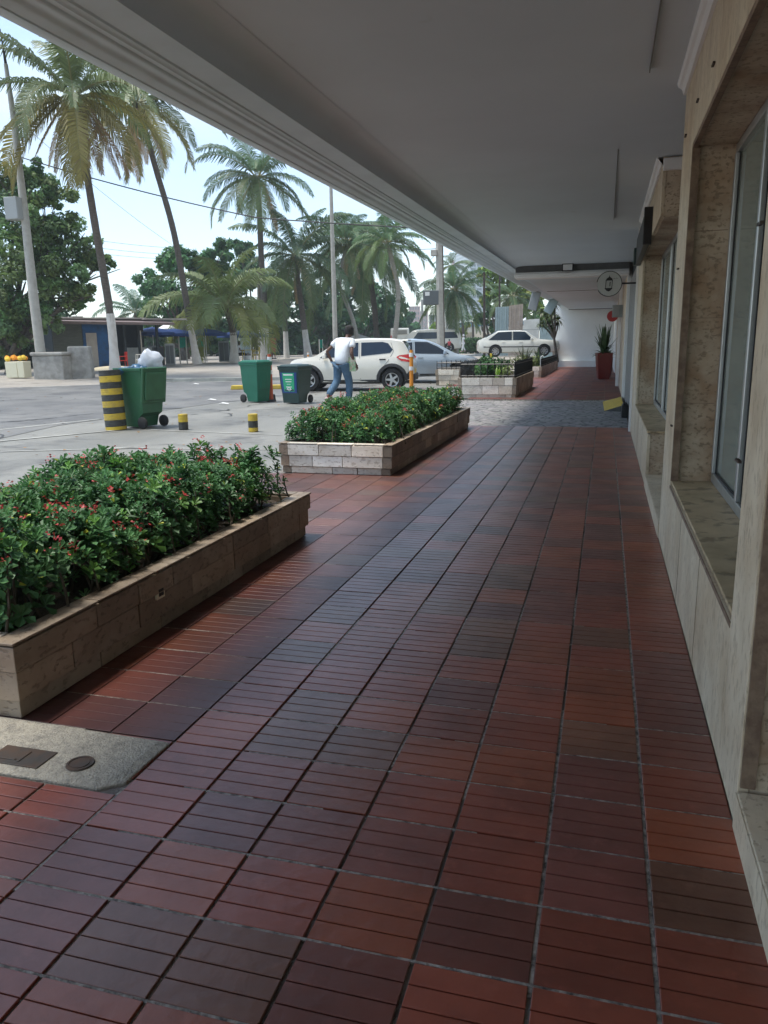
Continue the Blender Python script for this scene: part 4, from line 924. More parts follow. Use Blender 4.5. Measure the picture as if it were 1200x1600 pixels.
palm('bushy coconut palm with hanging crown left of the lamp post', (462, 398), [(482, 560), (474, 500), (466, 440)], 57, 110, 26, 2, 4.8, 518, 25, hue=(.8, .95, .85), el_lo=-1.1)
palm('coconut palm just right of the lamp post with a leaning pale trunk', (541, 378), [(562, 540), (553, 505), (538, 465), (531, 440)], 58, 82, 26, 2, 3.4, None, 26, hue=(.8, .98, .9), barkm='bark_pale')
palm('dense dark coconut palm between the leaning palm and the curved palm', (572, 398), [(590, 545), (585, 480), (577, 430)], 64, 104, 28, 2, 4.8, None, 27, hue=(.62, .82, .75), el_lo=-1.1)
palm('slender palm with an S curved grey trunk behind the beige hatchback', (604, 378), [(612, 545), (620, 500), (622, 450), (612, 405)], 50, 68, 24, 1, 4.0, None, 28, hue=(.8, 1, .85), barkm='bark_pale', coconuts=False, el_lo=-.6)
palm('palm with drooping fronds right of the thick concrete pole', (710, 452), [(713, 545), (712, 500)], 62, 68, 30, 3, 3.2, None, 29, hue=(.7, .95, .85), el_lo=-1.0, barkm='bark_pale')
palm('wispy palm top rising above the other crowns, right of the concrete pole', (705, 415), [(726, 545), (722, 500), (712, 450)], 78, 36, 14, 1, 2.2, None, 30, hue=(.85, .95, .8), coconuts=False)
palm('small far palm peeking out left of the concrete pole, above the signboard', (680, 458), [(684, 540), (682, 500)], 85, 26, 14, 0, 2.0, None, 31, coconuts=False)
palm('low dark palm behind the kiosk roof, left of the round green tree', (212, 488), [(214, 560), (213, 520)], 66, 60, 16, 0, 4., None, 32, hue=(.55, .85, .9), coconuts=False, el_lo=-.4)
palm('palm half hidden behind the corrugated sheets under the yellow green tree', (800, 462), [(806, 545), (803, 500)], 66, 56, 22, 3, 4., None, 33, hue=(.8, .95, .75), el_lo=-1.1)
palm('young low palm behind the person in white', (738, 503), [(740, 532), (739, 515)], 88, 24, 14, 0, 2., None, 34, coconuts=False, hue=(.9, 1.1, .7))
for (u, D_, vt, lab, rp2) in ((408, 60, 512, 'slim white limewashed trunk just left of the thicker white trunk', 5), (447, 62, 518, 'thin white limewashed trunk between the woman in red and the leaning white trunk', 4)):
    b = at_gd(u, D_); root = empty('limewashed_trunk', b, label=lab, cat='tree trunk'); mb = MB(); t_ = at_d(u-1, vt, D_)-b; r = rp2*D_/1206
    mb.tube([(0, 0, 0), t_*.5, t_], [r*1.2, r, r*.95], 9); mb.build('limewashed_base', M['lime'], root, smooth=True)
    mb = MB(); t2 = at_d(u-3, 420, D_)-b; mb.tube([t_*1.001, t2], [r*.9, r*.7], 8); mb.build('trunk', M['bark'], root, smooth=True)

def leaf_cloud(g_, centers, radii, n_each, size, tone, flat=.8):
    Q = []; T = []
    for c, r, tn in zip(centers, radii, tone):
        n = int(n_each*(r[0]/1.0)**1.0)+8; d = g_.normal(0, 1, (n, 3)); d /= np.linalg.norm(d, axis=1, keepdims=True); rr = g_.uniform(.35, 1.08, (n, 1))**.6
        P = np.array(c)+d*rr*np.array(r)
        nn = d+g_.normal(0, .7, (n, 3))+np.array([0, 0, .5]); nn /= np.linalg.norm(nn, axis=1, keepdims=True)
        a = np.cross(nn, g_.normal(0, 1, (n, 3))); a /= np.linalg.norm(a, axis=1, keepdims=True); b = np.cross(nn, a); s = (size*g_.uniform(.6, 1.3, n))[:, None]
        Q.append(np.stack([P-a*s, P-b*s*.45-a*s*.1+nn*s*.1, P+a*s, P+b*s*.45-a*s*.1+nn*s*.1], 1)); T.append(np.tile(np.array(tn), (n, 1))*g_.uniform(.6, 1.35, (n, 1)))
    return np.concatenate(Q), np.concatenate(T)
def tree(label, blobs, base_uv, D, size=.16, n_each=160, seed=1, hue=(1, 1, 1), dep=1.0, trunkm='bark', name='broadleaf_tree', limbs=None, sub=9, spread=.62, rtrunk=.28, group=None, cat='tree', lean=None):
    """blobs: list of (u, v, radius px) crown masses"""
    g_ = np.random.default_rng(seed); base = at_gd(base_uv[0], D) ; root = empty(name, base, label=label, cat=cat, group=group)
    cs = []; rs = []; tn = []
    big = []
    for (u, v, rp_) in blobs:
        r = rp_*D/1206.; c = at_d(u, v, D+g_.uniform(-.6, .6)*r*dep)-base; big.append(c)
        for k in range(sub):
            d = g_.normal(0, 1, 3); d /= np.linalg.norm(d); rr = r*spread*g_.uniform(.5, 1.1)
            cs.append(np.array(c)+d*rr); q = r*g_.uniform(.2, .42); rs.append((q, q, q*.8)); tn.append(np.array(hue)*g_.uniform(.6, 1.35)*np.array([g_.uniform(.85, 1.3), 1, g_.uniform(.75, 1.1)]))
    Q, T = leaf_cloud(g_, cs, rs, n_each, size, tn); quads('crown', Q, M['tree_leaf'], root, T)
    mb = MB(); fk = Vector((0, 0, max(.6, min(b.z for b in big)*.45)));
    if lean: fk += Vector(lean)
    mb.tube([(0, 0, -.1), fk*.5+Vector((.05, 0, 0)), fk], [rtrunk*1.3, rtrunk, rtrunk*.8], 8); mb.build('trunk', M[trunkm], root, smooth=True)
    lm = MB()
    for b in big:
        b = Vector(b); md = fk.lerp(b, .5)+Vector((g_.normal(0, .2), g_.normal(0, .2), .15*b.z*.3)); lm.tube([fk, md, b], [rtrunk*.5, rtrunk*.3, rtrunk*.1], 6)
        for j in range(3):
            e_ = b+Vector(g_.normal(0, .5, 3))*(rs[0][0]*2.2); lm.tube([md.lerp(b, .5), e_], [rtrunk*.16, rtrunk*.05], 5)
    lm.build('limbs', M[trunkm], root, smooth=True)
    return root
tree('large glossy broadleaf tree at the left edge, in front of the kiosk', [(-40, 330, 62), (20, 305, 44), (60, 300, 34), (85, 330, 36), (15, 380, 60), (80, 390, 46), (118, 380, 30), (40, 440, 55), (95, 440, 36), (-35, 430, 60), (10, 490, 42), (60, 490, 30), (0, 525, 30), (140, 400, 22), (130, 452, 20), (40, 270, 22), (160, 408, 15), (120, 470, 14), (30, 520, 22)], (14, 560), 38.5, .115, 330, 41, (1.2, 1.25, 1.05), trunkm='bark', sub=14, spread=.95)
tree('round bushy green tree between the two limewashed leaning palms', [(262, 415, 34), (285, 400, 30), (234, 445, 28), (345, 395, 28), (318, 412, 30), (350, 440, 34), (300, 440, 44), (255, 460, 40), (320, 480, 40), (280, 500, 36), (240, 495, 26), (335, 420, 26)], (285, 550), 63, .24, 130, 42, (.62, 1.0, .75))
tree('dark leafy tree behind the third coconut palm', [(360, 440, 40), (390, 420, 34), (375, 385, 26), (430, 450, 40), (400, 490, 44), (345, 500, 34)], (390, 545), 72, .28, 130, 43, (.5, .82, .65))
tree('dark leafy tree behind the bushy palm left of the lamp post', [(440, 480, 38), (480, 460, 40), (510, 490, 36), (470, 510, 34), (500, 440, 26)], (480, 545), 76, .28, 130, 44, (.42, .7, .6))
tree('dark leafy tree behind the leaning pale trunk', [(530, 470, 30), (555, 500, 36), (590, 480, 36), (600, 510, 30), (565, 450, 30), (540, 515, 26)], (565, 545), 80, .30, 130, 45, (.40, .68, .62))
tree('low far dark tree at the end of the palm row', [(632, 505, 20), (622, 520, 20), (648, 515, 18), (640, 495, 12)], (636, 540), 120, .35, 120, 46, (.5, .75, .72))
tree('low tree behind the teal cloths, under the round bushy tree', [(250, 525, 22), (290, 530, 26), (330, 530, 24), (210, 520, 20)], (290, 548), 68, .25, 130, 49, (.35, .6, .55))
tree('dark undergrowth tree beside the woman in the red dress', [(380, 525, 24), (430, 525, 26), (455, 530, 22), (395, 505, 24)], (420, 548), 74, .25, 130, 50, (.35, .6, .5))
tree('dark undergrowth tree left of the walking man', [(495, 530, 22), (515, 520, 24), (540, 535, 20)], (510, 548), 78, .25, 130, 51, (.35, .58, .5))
tree('bright yellow green tree over the corrugated sheets', [(762, 430, 20), (785, 425, 24), (810, 445, 26), (775, 455, 22), (830, 465, 24), (760, 465, 16), (850, 480, 22), (815, 480, 20), (838, 440, 16)], (775, 545), 72, .24, 150, 47, (1.7, 1.5, .6))
tree('dark shrubby tree under the bright yellow green tree', [(765, 490, 18), (752, 500, 16), (775, 510, 16), (835, 500, 20), (858, 505, 18)], (765, 545), 76, .22, 130, 48, (.6, .9, .6))
tree('yellow green roadside bush behind the signboard pole', [(680, 512, 10), (676, 524, 9)], (678, 540), 110, .25, 100, 52, (2., 1.8, .5))
tree('sunlit yellow bush between the far palm and the blue banded house', [(728, 512, 11), (722, 520, 9)], (726, 540), 92, .22, 100, 53, (2.4, 1.9, .6))
tree('far pale green trees beyond the minibus', [(655, 525, 14), (672, 528, 12), (690, 526, 14), (735, 526, 14), (748, 528, 12)], (690, 540), 140, .35, 100, 54, (.9, 1.1, .8))
def thicket(u0, u1, v0, v1, D, n, seed, hue):
    g_ = np.random.default_rng(seed); cs = []; tn = []; rs = []
    for i in range(n):
        u = g_.uniform(u0, u1); v = v1-(v1-v0)*g_.random()*(.75+.25*math.sin(u*.06+seed)); c = at_d(u, v, D+g_.uniform(0, 10)); r = g_.uniform(.7, 1.3); cs.append(np.array(c)); rs.append((r, r, r*.8)); tn.append(np.array(hue)*g_.uniform(.5, 1.3))
    Q, T = leaf_cloud(g_, cs, rs, 60, .32, tn); o = quads('far_thicket', Q, M['tree_leaf'], None, T); tag(o, 'dark far off thicket closing the view behind the palm row', 'thicket', kind='stuff'); return o
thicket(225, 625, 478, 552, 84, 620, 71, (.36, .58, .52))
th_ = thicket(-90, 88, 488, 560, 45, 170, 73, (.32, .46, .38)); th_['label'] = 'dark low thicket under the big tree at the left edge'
# clipped hedge by the distant footpath
def hedge(label, u0, u1, v0, v1, D, seed, hue):
    g_ = np.random.default_rng(seed); a = at_gd(u0, D); b = at_gd(u1, D); root = empty('clipped_hedge', a, label=label, cat='hedge'); h = at_d(u0, v0, D).z-a.z
    n = 2600; f = g_.random(n)[:, None]; P = np.array(b-a)*f+np.stack([g_.normal(0, .25, n), g_.uniform(-.5, .5, n), h*g_.power(1.6, n)*(1+.08*np.sin(f[:, 0]*20))], 1)
    Q, T = leaf_cloud(g_, P[:400], [(.25, .25, .2)]*400, 22, .12, [np.array(hue)*g_.uniform(.6, 1.3) for _ in range(400)]); quads('foliage', Q, M['tree_leaf'], root, T); return root
hedge('clipped dark hedge behind the person in white', 728, 752, 531, 545, 76, 61, (.6, .9, .6))
hedge('low clipped hedge beside the red shirted walker', 712, 722, 533, 545, 78, 62, (.6, .85, .6))

# ------------------------------------------------------------------ small plants in planters 3 and 4
def spiky(name, label, p, h, n, wd, seed, hue=(1, 1, 1), lean=.5, parent=None, cat='plant'):
    g_ = np.random.default_rng(seed); Q = []; T = []
    for i in range(n):
        az = g_.uniform(0, 6.28); ln = h*g_.uniform(.6, 1.05); el = math.pi/2-abs(g_.normal(0, lean)); b = np.array([g_.normal(0, .03), g_.normal(0, .03), 0.]); side = np.array([-math.sin(az), math.cos(az), 0])
        prev = b; k = 4; w0 = wd
        for j in range(k):
            e_ = el-.28*lean*j; d = np.array([math.cos(az)*math.cos(e_), math.sin(az)*math.cos(e_), math.sin(e_)]); nx = prev+d*ln/k; w1 = wd*(1-.9*((j+1)/k)**2)
            Q.append([prev-side*w0/2, prev+side*w0/2, nx+side*w1/2, nx-side*w1/2]); T.append(np.array(hue)*g_.uniform(.6, 1.3)); prev = nx; w0 = w1
    root = empty(name, p, label=label, cat=cat) if not parent else parent
    o = quads('leaves', np.array(Q), M['blade_leaf'], root, np.array(T)); 
    if parent: o.location = p
    return root
def shrub(label, p, r, n, seed, hue=(1, 1, 1), size=.05, name='small_shrub'):
    g_ = np.random.default_rng(seed); root = empty(name, p, label=label, cat='shrub'); cs = [np.array([g_.normal(0, r*.4), g_.normal(0, r*.4), g_.uniform(.2, 1.1)*r]) for _ in range(12)]
    Q, T = leaf_cloud(g_, cs, [(r*.45, r*.45, r*.38)]*12, n, size, [np.array(hue)*g_.uniform(.6, 1.3) for _ in range(12)]); quads('foliage', Q, M['tree_leaf'], root, T)
    mb = MB()
    for c in cs: mb.tube([(0, 0, -.02), Vector(c)*.6, Vector(c)], [.015, .01, .005], 5, cap=False)
    mb.build('stems', M['stem'], root, fix=False); return root
def inpl(u, v, z): q = at_z(u, v, z); return q
zz = H3-.06
shrub('dense dark shrub in the middle of the railed planter', at_z(770, 590, zz), .42, 160, 71, (.55, .8, .6), .07)
shrub('lighter leafy shrub at the left of the railed planter', Vector((-3.15, 21.5, zz)), .34, 120, 72, (1.0, 1.3, .8), .07)
shrub('scrappy brownish green shrub at the near right of the railed planter', Vector((-2.5, 20.3, zz)), .26, 60, 73, (1.6, 1.2, .9), .05)
shrub('low dark shrub at the near left of the railed planter', Vector((-3.1, 20.0, zz)), .25, 100, 74, (.6, .8, .6), .05)
shrub('thin dry shrub at the far end of the railed planter', Vector((-2.4, 22.8, zz)), .40, 50, 75, (1.7, 1.2, .9), .04)
shrub('twiggy low shrub right of centre in the railed planter', Vector((-2.8, 22.2, zz)), .30, 60, 77, (1.3, 1.0, .8), .045)
spiky('spiky_plant', 'small bright lime spiky plant in the railed planter', Vector((-2.62, 19.9, zz)), .38, 14, .04, 76, (4, 4.5, .8), .5)
spiky('spiky_plant', 'upright grey green spiky plant in front of the white saloon door', at_z(820, 578, .45), .85, 60, .045, 78, (1.5, 1.4, 1.2), .45)
spiky('spiky_plant', 'spiky green plant before the white saloon front wheel', Vector((-2.66, 33.0, H4-.06)), .80, 60, .045, 79, (1.1, 1.2, .9), .45)
shrub('brown and green ground shrub at the near end of the farthest planter', Vector((-2.72, 31.2, H4-.06)), .34, 110, 80, (1.8, 1.35, .8), .05)
p = at_z(782, 585, H3-.06); p = Vector((-2.95, 21.0, H3-.06)); r_ = empty('marker_tag', p, label='small yellow plastic marker stuck among the shrubs', cat='marker'); mb = MB(); mb.box(-.03, -.01, .42, .03, .01, .62); mb.build('marker_plate', M['mango'], r_, bevel=.005); mb = MB(); mb.tube([(0, 0, 0), (0, 0, .42)], .008, 5); mb.build('stick', M['stem'], r_)
r_ = empty('garden_tap', Vector((-2.42, 31.0, H4-.06)), label='small white pipe stub with a bent top in the farthest planter', cat='pipe'); mb = MB(); mb.tube([(0, 0, 0), (0, 0, .40), (.06, 0, .46), (.10, 0, .42)], .02, 6); mb.build('pipe', M['white_paint'], r_, smooth=True)
# dracaena tree at the end of the farthest planter
D = 40.5; b = at_gd(872, D); b.z = .35; root = empty('dracaena_tree', b, label='dracaena tree with ball of strappy leaves beside the white end wall', cat='tree')
g_ = np.random.default_rng(90); mb = MB(); Q = []; T = []
heads = [(848, 488), (858, 482), (866, 492), (853, 500), (872, 500), (860, 508), (846, 506), (866, 478)]
for (u, v) in heads:
    hd = at_d(u, v, D+g_.uniform(-.4, .4))-b; fk = at_d(866, 530, D)-b; mb.tube([(0, 0, 0), fk, fk.lerp(hd, .5)+Vector((.05, 0, 0)), hd], [.09, .06, .045, .03], 6)
    for i in range(60):
        d = g_.normal(0, 1, 3); d[2] = d[2]*.7+.15; d /= np.linalg.norm(d); s = np.cross(d, [0, 0, 1.]); s /= np.linalg.norm(s)+1e-6; L = g_.uniform(.3, .45); p0 = np.array(hd); p1 = p0+d*L*.55; p2 = p1+(d+np.array([0, 0, -.9]))*L*.4
        Q.append([p0-s*.02, p0+s*.02, p1+s*.028, p1-s*.028]); Q.append([p1-s*.028, p1+s*.028, p2+s*.003, p2-s*.003]); t_ = np.array([1.4, 1.3, .8])*g_.uniform(.5, 1.5); T += [t_, t_]
mb.build('trunk', M['bark'], root, smooth=True); quads('crown', np.array(Q), M['blade_leaf'], root, np.array(T))

# ================================================================== POTS NEAR THE END WALL
pp = at_z(942, 592, zt2); hp = .92
pot = empty('plant_pot', pp, R(10), label='tall square tapered red plant pot on the far red tiles', cat='plant pot')
mb = MB(); mb.add([(sx*w_, sy*w_, z) for (z, w_) in ((.002, .19), (hp, .27), (hp, .235), (hp-.08, .23)) for sx, sy in ((-1, -1), (1, -1), (1, 1), (-1, 1))], [(i*4+j, i*4+(j+1) % 4, i*4+4+(j+1) % 4, i*4+4+j) for i in range(3) for j in range(4)]+[(3, 2, 1, 0)])
mb.build('pot_wall', M['terracotta_pot'], pot, bevel=.012); mb = MB(); mb.box(-.229, -.229, hp-.09, .229, .229, hp-.07); mb.build('soil', M['soil'], pot)
sp = spiky('snake_plant', 'upright snake plant growing in the front red pot', pp+Vector((0, 0, hp-.07)), 1.08, 34, .11, 91, (1.2, 1.4, 1.1), .26)
spiky(None, None, Vector((0, 0, 0)), .55, 70, .10, 92, (1, 1.3, .9), .95, parent=sp)
p2 = pp+Vector((.12, 1.6, 0)); pot2 = empty('plant_pot', p2, label='second red pot half hidden behind the front one', cat='plant pot'); mb = MB(); mb.lathe([(0, 0), (.15, 0), (.20, .3), (.21, .75), (.19, .75), (.17, .68), (0, .68)], 18); mb.build('pot_wall', M['terracotta_pot'], pot2, smooth=True)
spiky('leafy_plant', 'dark drooping plant in the hidden red pot', p2+Vector((0, 0, .68)), .5, 40, .06, 93, (.7, .9, .6), .9)

# ================================================================== FIXTURES AND SIGNS OF THE ARCADE
# floodlights
def flood(label, u, v, y, w_, h_):
    p = at_y(u, v, y); r_ = empty('floodlight', p, label=label, cat='floodlight'); mb = MB(); mb.box(-w_/2, 0, -h_/2, w_/2, .05, h_/2); mb.build('housing', M['black'], r_, bevel=.006); mb = MB(); mb.box(-w_/2*.82, -.006, -h_/2*.76, w_/2*.82, -.001, h_/2*.76); mb.build('lens', M['white_paint'], r_, bevel=.002); return r_
flood('black framed flat floodlight on the nearer ceiling crossbeam', 887, 417.5, 17.60, .235, .155)
flood('small floodlight high on the far end wall band', 963.5, 481.5, 42.9, .26, .14)
# round hanging sign
ys = 12.35; c = at_y(952, 443.5, ys); wx = X1-.03-c.x; RS = 17*ys*1.04/1206; lx = RX*ys*1.04/1206; 
rs_ = empty('round_sign', c, label='round pale projecting sign with a black lantern drawing on a wall bracket', cat='sign')
mb = MB(); mb.lathe([(0, -.012), (RS*.955, -.012), (RS*.955, .012), (0, .012)], 40, (0, 0, 0), 'y'); mb.build('disc', mat('sign_disc', (.42, .44, .43), .6), rs_, smooth=True)
mb = MB(); n = 44; a0, a1 = R(-150), R(170)
pts = [(RS*.985*math.cos(a0+(a1-a0)*i/n), 0, RS*.985*math.sin(a0+(a1-a0)*i/n)) for i in range(n+1)]; mb.tube(pts, .007, 6); mb.build('rim', M['black'], rs_, smooth=True)
mb = MB(); mb.box(RS, -.012, -.012, wx, .012, .012); mb.build('bracket_arm', M['black'], rs_); mb = MB(); mb.box(wx, -.03, -.11, wx+.008, .03, .11); mb.build('bracket_plate', M['black'], rs_)
def flat(poly, e0=-.0165, e1=-.0135): return lambda mb: mb.prism(poly, lambda a, b: (a, e0, b), lambda a, b: (a, e1, b))
k = RS/17.
def S(l): return [(a*k, b*k) for a, b in l]
mb = MB()
for pl in (S([(-4.6, 5), (-3.8, 7), (-1.6, 8.4), (-.6, 9.4), (.6, 9.4), (1.6, 8.4), (3.6, 7), (4.2, 5)]), S([(-.5, 9.4), (.5, 9.4), (.4, 11), (-.4, 11)]), S([(-5.2, 5), (4.8, 5), (4.8, 4.3), (-5.2, 4.3)]),
           S([(-4.8, 4.3), (-3.9, 4.3), (-4.5, -5.6), (-5.3, -5.6)]), S([(3.6, 4.3), (4.4, 4.3), (3.9, -5.6), (3.1, -5.6)]), S([(.5, 2.4), (1.7, 2.6), (1.4, -3.6), (.3, -3.4)]),
           S([(-6, -5.6), (4.4, -5.6), (4.2, -6.6), (1.8, -9.2), (-.6, -10.4), (-3.2, -9.4), (-5.6, -6.8)])): flat(pl)(mb)
mb.build('lantern_drawing', M['black'], rs_)
mb = MB()
for i in range(7): x = 5.2+i*.95; flat(S([(x, 7.2+.5*math.sin(i*2.)), (x+.5, 7.4+.5*math.sin(i*2.)), (x+.75, 6.4+.3*math.cos(i*3)), (x+.3, 6.2)]))(mb)
mb.build('script_lettering', M['band'], rs_)
# black box sign on the fascia
pb = at_y(1013, 352, 9.0); bs = empty('box_sign', pb, label='long black box sign mounted on the stone fascia above the second window', cat='sign')
mb = MB(); mb.box(-.045, 0, -.185, .04, .10, .185); mb.build('end_box', M['black'], bs, bevel=.004)
mb = MB(); mb.box(-.03, .101, -.17, .03, 2.6, .17); mb.build('sign_body', M['dark_metal'], bs, bevel=.004)
mb = MB(); mb.tube([(.04, .05, .05), (.13, -.12, .17)], .012, 6); mb.build('stay', M['black'], bs)
mb = MB(); mb.tube([(.03, 2.2, -.1), (X1-pb.x, 2.3, -.1)], .02, 6); mb.build('stay', M['black'], bs)
mb = MB(); mb.box(-.06, 2.61, -.16, .05, 2.85, .06); mb.build('lamp_head', M['plastic_dark'], bs, bevel=.01)
# red disc sign and grey meter box
pr = at_y(957, 494, 24.0); r_ = empty('disc_sign', pr, label='dark red disc sign projecting low from the wall near the end', cat='sign'); mb = MB(); mb.lathe([(0, -.015), (.155, -.015), (.155, .015), (0, .015)], 26, (0, 0, 0), 'y'); mb.build('disc', M['red_sign'], r_, smooth=True); mb = MB(); mb.box(.15, -.01, -.01, X1-pr.x, .01, .01); mb.build('arm', M['black'], r_)
pr = at_y(964, 486, 23.6); r_ = empty('wall_cabinet', pr, label='grey wall cabinet just above the dark red disc sign', cat='cabinet'); mb = MB(); mb.box(-.13, 0, -.17, X1-pr.x, .22, .17); mb.build('cabinet_body', M['steel_box'], r_, bevel=.01); mb = MB(); mb.box(-.10, -.006, -.13, .06, -.001, .12); mb.build('cabinet_door', M['sign_face'], r_, bevel=.004)
# dark box at the shutter foot
pr = Vector((.30, 14.6, 0)); r_ = empty('door_motor', pr, label='dark box at the foot of the folding shutter by the yellow ramp', cat='box'); mb = MB(); mb.box(.02, 0, -.004, .13, .4, .22); mb.box(.04, .02, .221, .11, .3, .26); mb.build('casing', M['dark_metal'], r_, bevel=.01)
# yellow ramp
root = empty('yellow_ramp', (0, 16., 0), label='yellow painted wedge ramp with dark grooves beside the driveway wall', cat='ramp')
mb = MB(); A = [(.02, .0), (.37, -.15), (.37, 2.2), (-.02, 2.5)]; n = 9
for i in range(n):
    f0 = i/n+.008; f1 = (i+1)/n-.008
    def e(f): a = Vector(A[0]).lerp(Vector(A[3]), f); b = Vector(A[1]).lerp(Vector(A[2]), f); return a, b
    a, b = e(f0); c_, d_ = e(f1); mb.add([(a.x, a.y, .0), (b.x, b.y, .13), (d_.x, d_.y, .13), (c_.x, c_.y, .0), (a.x, a.y, -.004), (b.x, b.y, -.004), (d_.x, d_.y, -.004), (c_.x, c_.y, -.004)], [(0, 1, 2, 3), (7, 6, 5, 4), (0, 4, 5, 1), (1, 5, 6, 2), (2, 6, 7, 3)])
mb.build('ramp_surface', M['yellow'], root); 
mb = MB(); mb.add([(.03, .01, -.003), (.369, -.14, -.003), (.369, 2.19, -.003), (-.01, 2.49, -.003), (.03, .01, 0), (.369, -.14, .117), (.369, 2.19, .117), (-.01, 2.49, 0)], [(4, 5, 6, 7), (0, 1, 5, 4), (3, 7, 6, 2)]); mb.build('ramp_core', M['stripe_black'], root, fix=False)
# things hanging under the eave farther along
for (u, v, y, w_, h_, tl, lab, mt) in ((835, 470, 27., .30, .62, R(14), 'dark grey tilted panel hanging under the far eave, nearer of two', 'sign_face'), (861, 478, 33.5, .36, .62, R(28), 'pale blue panel hanging askew under the far eave beside the dracaena', 'sheet_blue')):
    p = at_y(u, v, y); r_ = empty('hanging_panel', p, label=lab, cat='hanging sign'); t = Matrix.Rotation(tl, 4, 'Y'); mb = MB(); mb.box(-w_/2, -.02, -h_/2, w_/2, .02, h_/2, mtx=t); mb.build('panel', M[mt], r_, bevel=.03)
    mb = MB(); mb.tube([t @ Vector((0, 0, h_/2-.05)), Vector((.06, 0, h_/2+.22))], .02, 5); mb.build('hook', M['black'], r_)

# ================================================================== VEHICLES
def interp(P, x):
    if x <= P[0][0]: return P[0][1]
    for (a, b), (c, d) in zip(P[:-1], P[1:]):
        if x <= c: return b+(d-b)*(x-a)/(c-a+1e-9)
    return P[-1][1]
def smooth_interp(P, x, w=.05): return (interp(P, x-w)+2*interp(P, x)+interp(P, x+w))/4
HR = [math.atan2(RX.y, RX.x)]              # heading of the picture's right-hand direction
def car(label, cat, p, yaw, L, W, H, top, belt, wx, wr_, paint, side_glass, wind, rear_glass, cladding=False, lights=None, wrf=.60, low=.20, name='parked_car', scale=1., handles=(), doors=(), mirror=None, spokes=5, group=None):
    root = empty(name, p, yaw, label=label, cat=cat, group=group); root.scale = (scale,)*3
    n = 64; hl = L/2; xs = [-hl+L*i/n for i in range(n+1)]
    plan = [(-hl, W/2*.80), (-hl+.12, W/2*.93), (-hl+.45, W/2*.99), (0, W/2), (hl-.6, W/2*.98), (hl-.2, W/2*.88), (hl, W/2*.66)]
    zlf = [(-hl, low+.14), (-hl+.12, low+.04), (-hl+.4, low), (hl-.5, low), (hl-.1, low+.03), (hl, low+.12)]
    rooft = max(z for _, z in top); wr = W/2*wrf*1.15
    def params(x):
        zt = smooth_interp(top, x); zb = min(smooth_interp(belt, x), zt-.015); hw = smooth_interp(plan, x); zl = interp(zlf, x); t = max(0, min(1, (zt-zb)/(rooft-interp(belt, 0))))
        return zt, zb, hw, zl, t
    def sect(x):
        zt, zb, hw, zl, t = params(x); y6 = hw*.92*(1-t)+wr*t; z6 = zb+(zt-zb)*(.90)
        zm = zl+.34*(zb-zl)
        return [(0, zl), (hw*.86, zl), (hw*.965, zl+.06), (hw, zm), (hw*1.0, zl+.62*(zb-zl)), (hw*.975, zb-.05), (hw*.945, zb), (y6, z6), (y6-.05, z6+(zt-z6)*.65), (y6*.6, zt-.004), (0, zt)]
    vs = []; k = 0
    for x in xs:
        s = sect(x); ring = [(x, y, z) for y, z in s]+[(x, -y, z) for y, z in s[-2:0:-1]]; k = len(ring); vs += ring
    fs = [(i*k+j, i*k+(j+1) % k, (i+1)*k+(j+1) % k, (i+1)*k+j) for i in range(n) for j in range(k)]+[tuple(range(k))[::-1], tuple(n*k+j for j in range(k))]
    mb = MB(); mb.add(vs, fs); ob = mb.build('body', [M[paint], M['black'], M['cladding']], root, smooth=True)
    ar = wr_*1.17
    cut = MB()
    for x in wx:
        for s in (-1, 1): cut.lathe([(0, s*W*.32), (ar, s*W*.32), (ar, s*W*.62), (0, s*W*.62)], 28, (x, 0, wr_+.01), 'y')
    co = cut.build('arch_cut', M['black']); ob.parent = None
    bo = ob.modifiers.new('b', 'BOOLEAN'); bo.object = co; bo.operation = 'DIFFERENCE'; bo.solver = 'EXACT'
    bpy.context.view_layer.update(); dg = bpy.context.evaluated_depsgraph_get(); me = bpy.data.meshes.new_from_object(ob.evaluated_get(dg)); ob.modifiers.clear()
    ob.data = me; ob.parent = root; bpy.data.objects.remove(co)
    if len(me.materials) < 3:
        me.materials.clear(); [me.materials.append(M[q]) for q in (paint, 'black', 'cladding')]
    for pl in me.polygons:
        c = pl.center; inn = any(abs(math.hypot(c.x-x, c.z-wr_-.01)) < ar*1.004 for x in wx) and abs(c.y) < W/2*1.1 and abs(c.y) > W*.30
        pl.material_index = 1 if inn else (2 if cladding and c.z < low+.13 else 0); pl.use_smooth = not inn
    try: me.set_sharp_from_angle(angle=R(35))
    except Exception: pass
    def side_y(x, z):
        s = sect(x)
        for (y0, z0), (y1, z1) in zip(s[1:-1], s[2:]):
            if z0 <= z <= z1+1e-6: return y0+(y1-y0)*(z-z0)/(z1-z0+1e-9)
        return s[3][0]
    def on_side(name_, poly, mt, e=.006, both=True, parent=root, sub=6):
        """polygon (x,z) laid on the body side"""
        # densify edges then fan through triangulation by bmesh
        for s in ((-1, 1) if both else (1,)):
            P = []
            for (a, b) in zip(poly, poly[1:]+poly[:1]):
                for q in range(sub): P.append((a[0]+(b[0]-a[0])*q/sub, a[1]+(b[1]-a[1])*q/sub))
            bm = bmesh.new(); V = [bm.verts.new((x, 0, z)) for x, z in P]; f = bm.faces.new(V); bmesh.ops.triangulate(bm, faces=[f]); bmesh.ops.subdivide_edges(bm, edges=[e_ for e_ in bm.edges if e_.calc_length() > .25], cuts=2, use_grid_fill=True)
            for v in bm.verts: v.co.y = s*(side_y(v.co.x, v.co.z)+e)
            me = bpy.data.meshes.new(name_); bm.to_mesh(me); bm.free(); me.materials.append(M[mt]); o = bpy.data.objects.new(name_, me); col.objects.link(o); o.parent = parent
    for poly in side_glass: on_side('side_window', poly, 'auto_glass2')
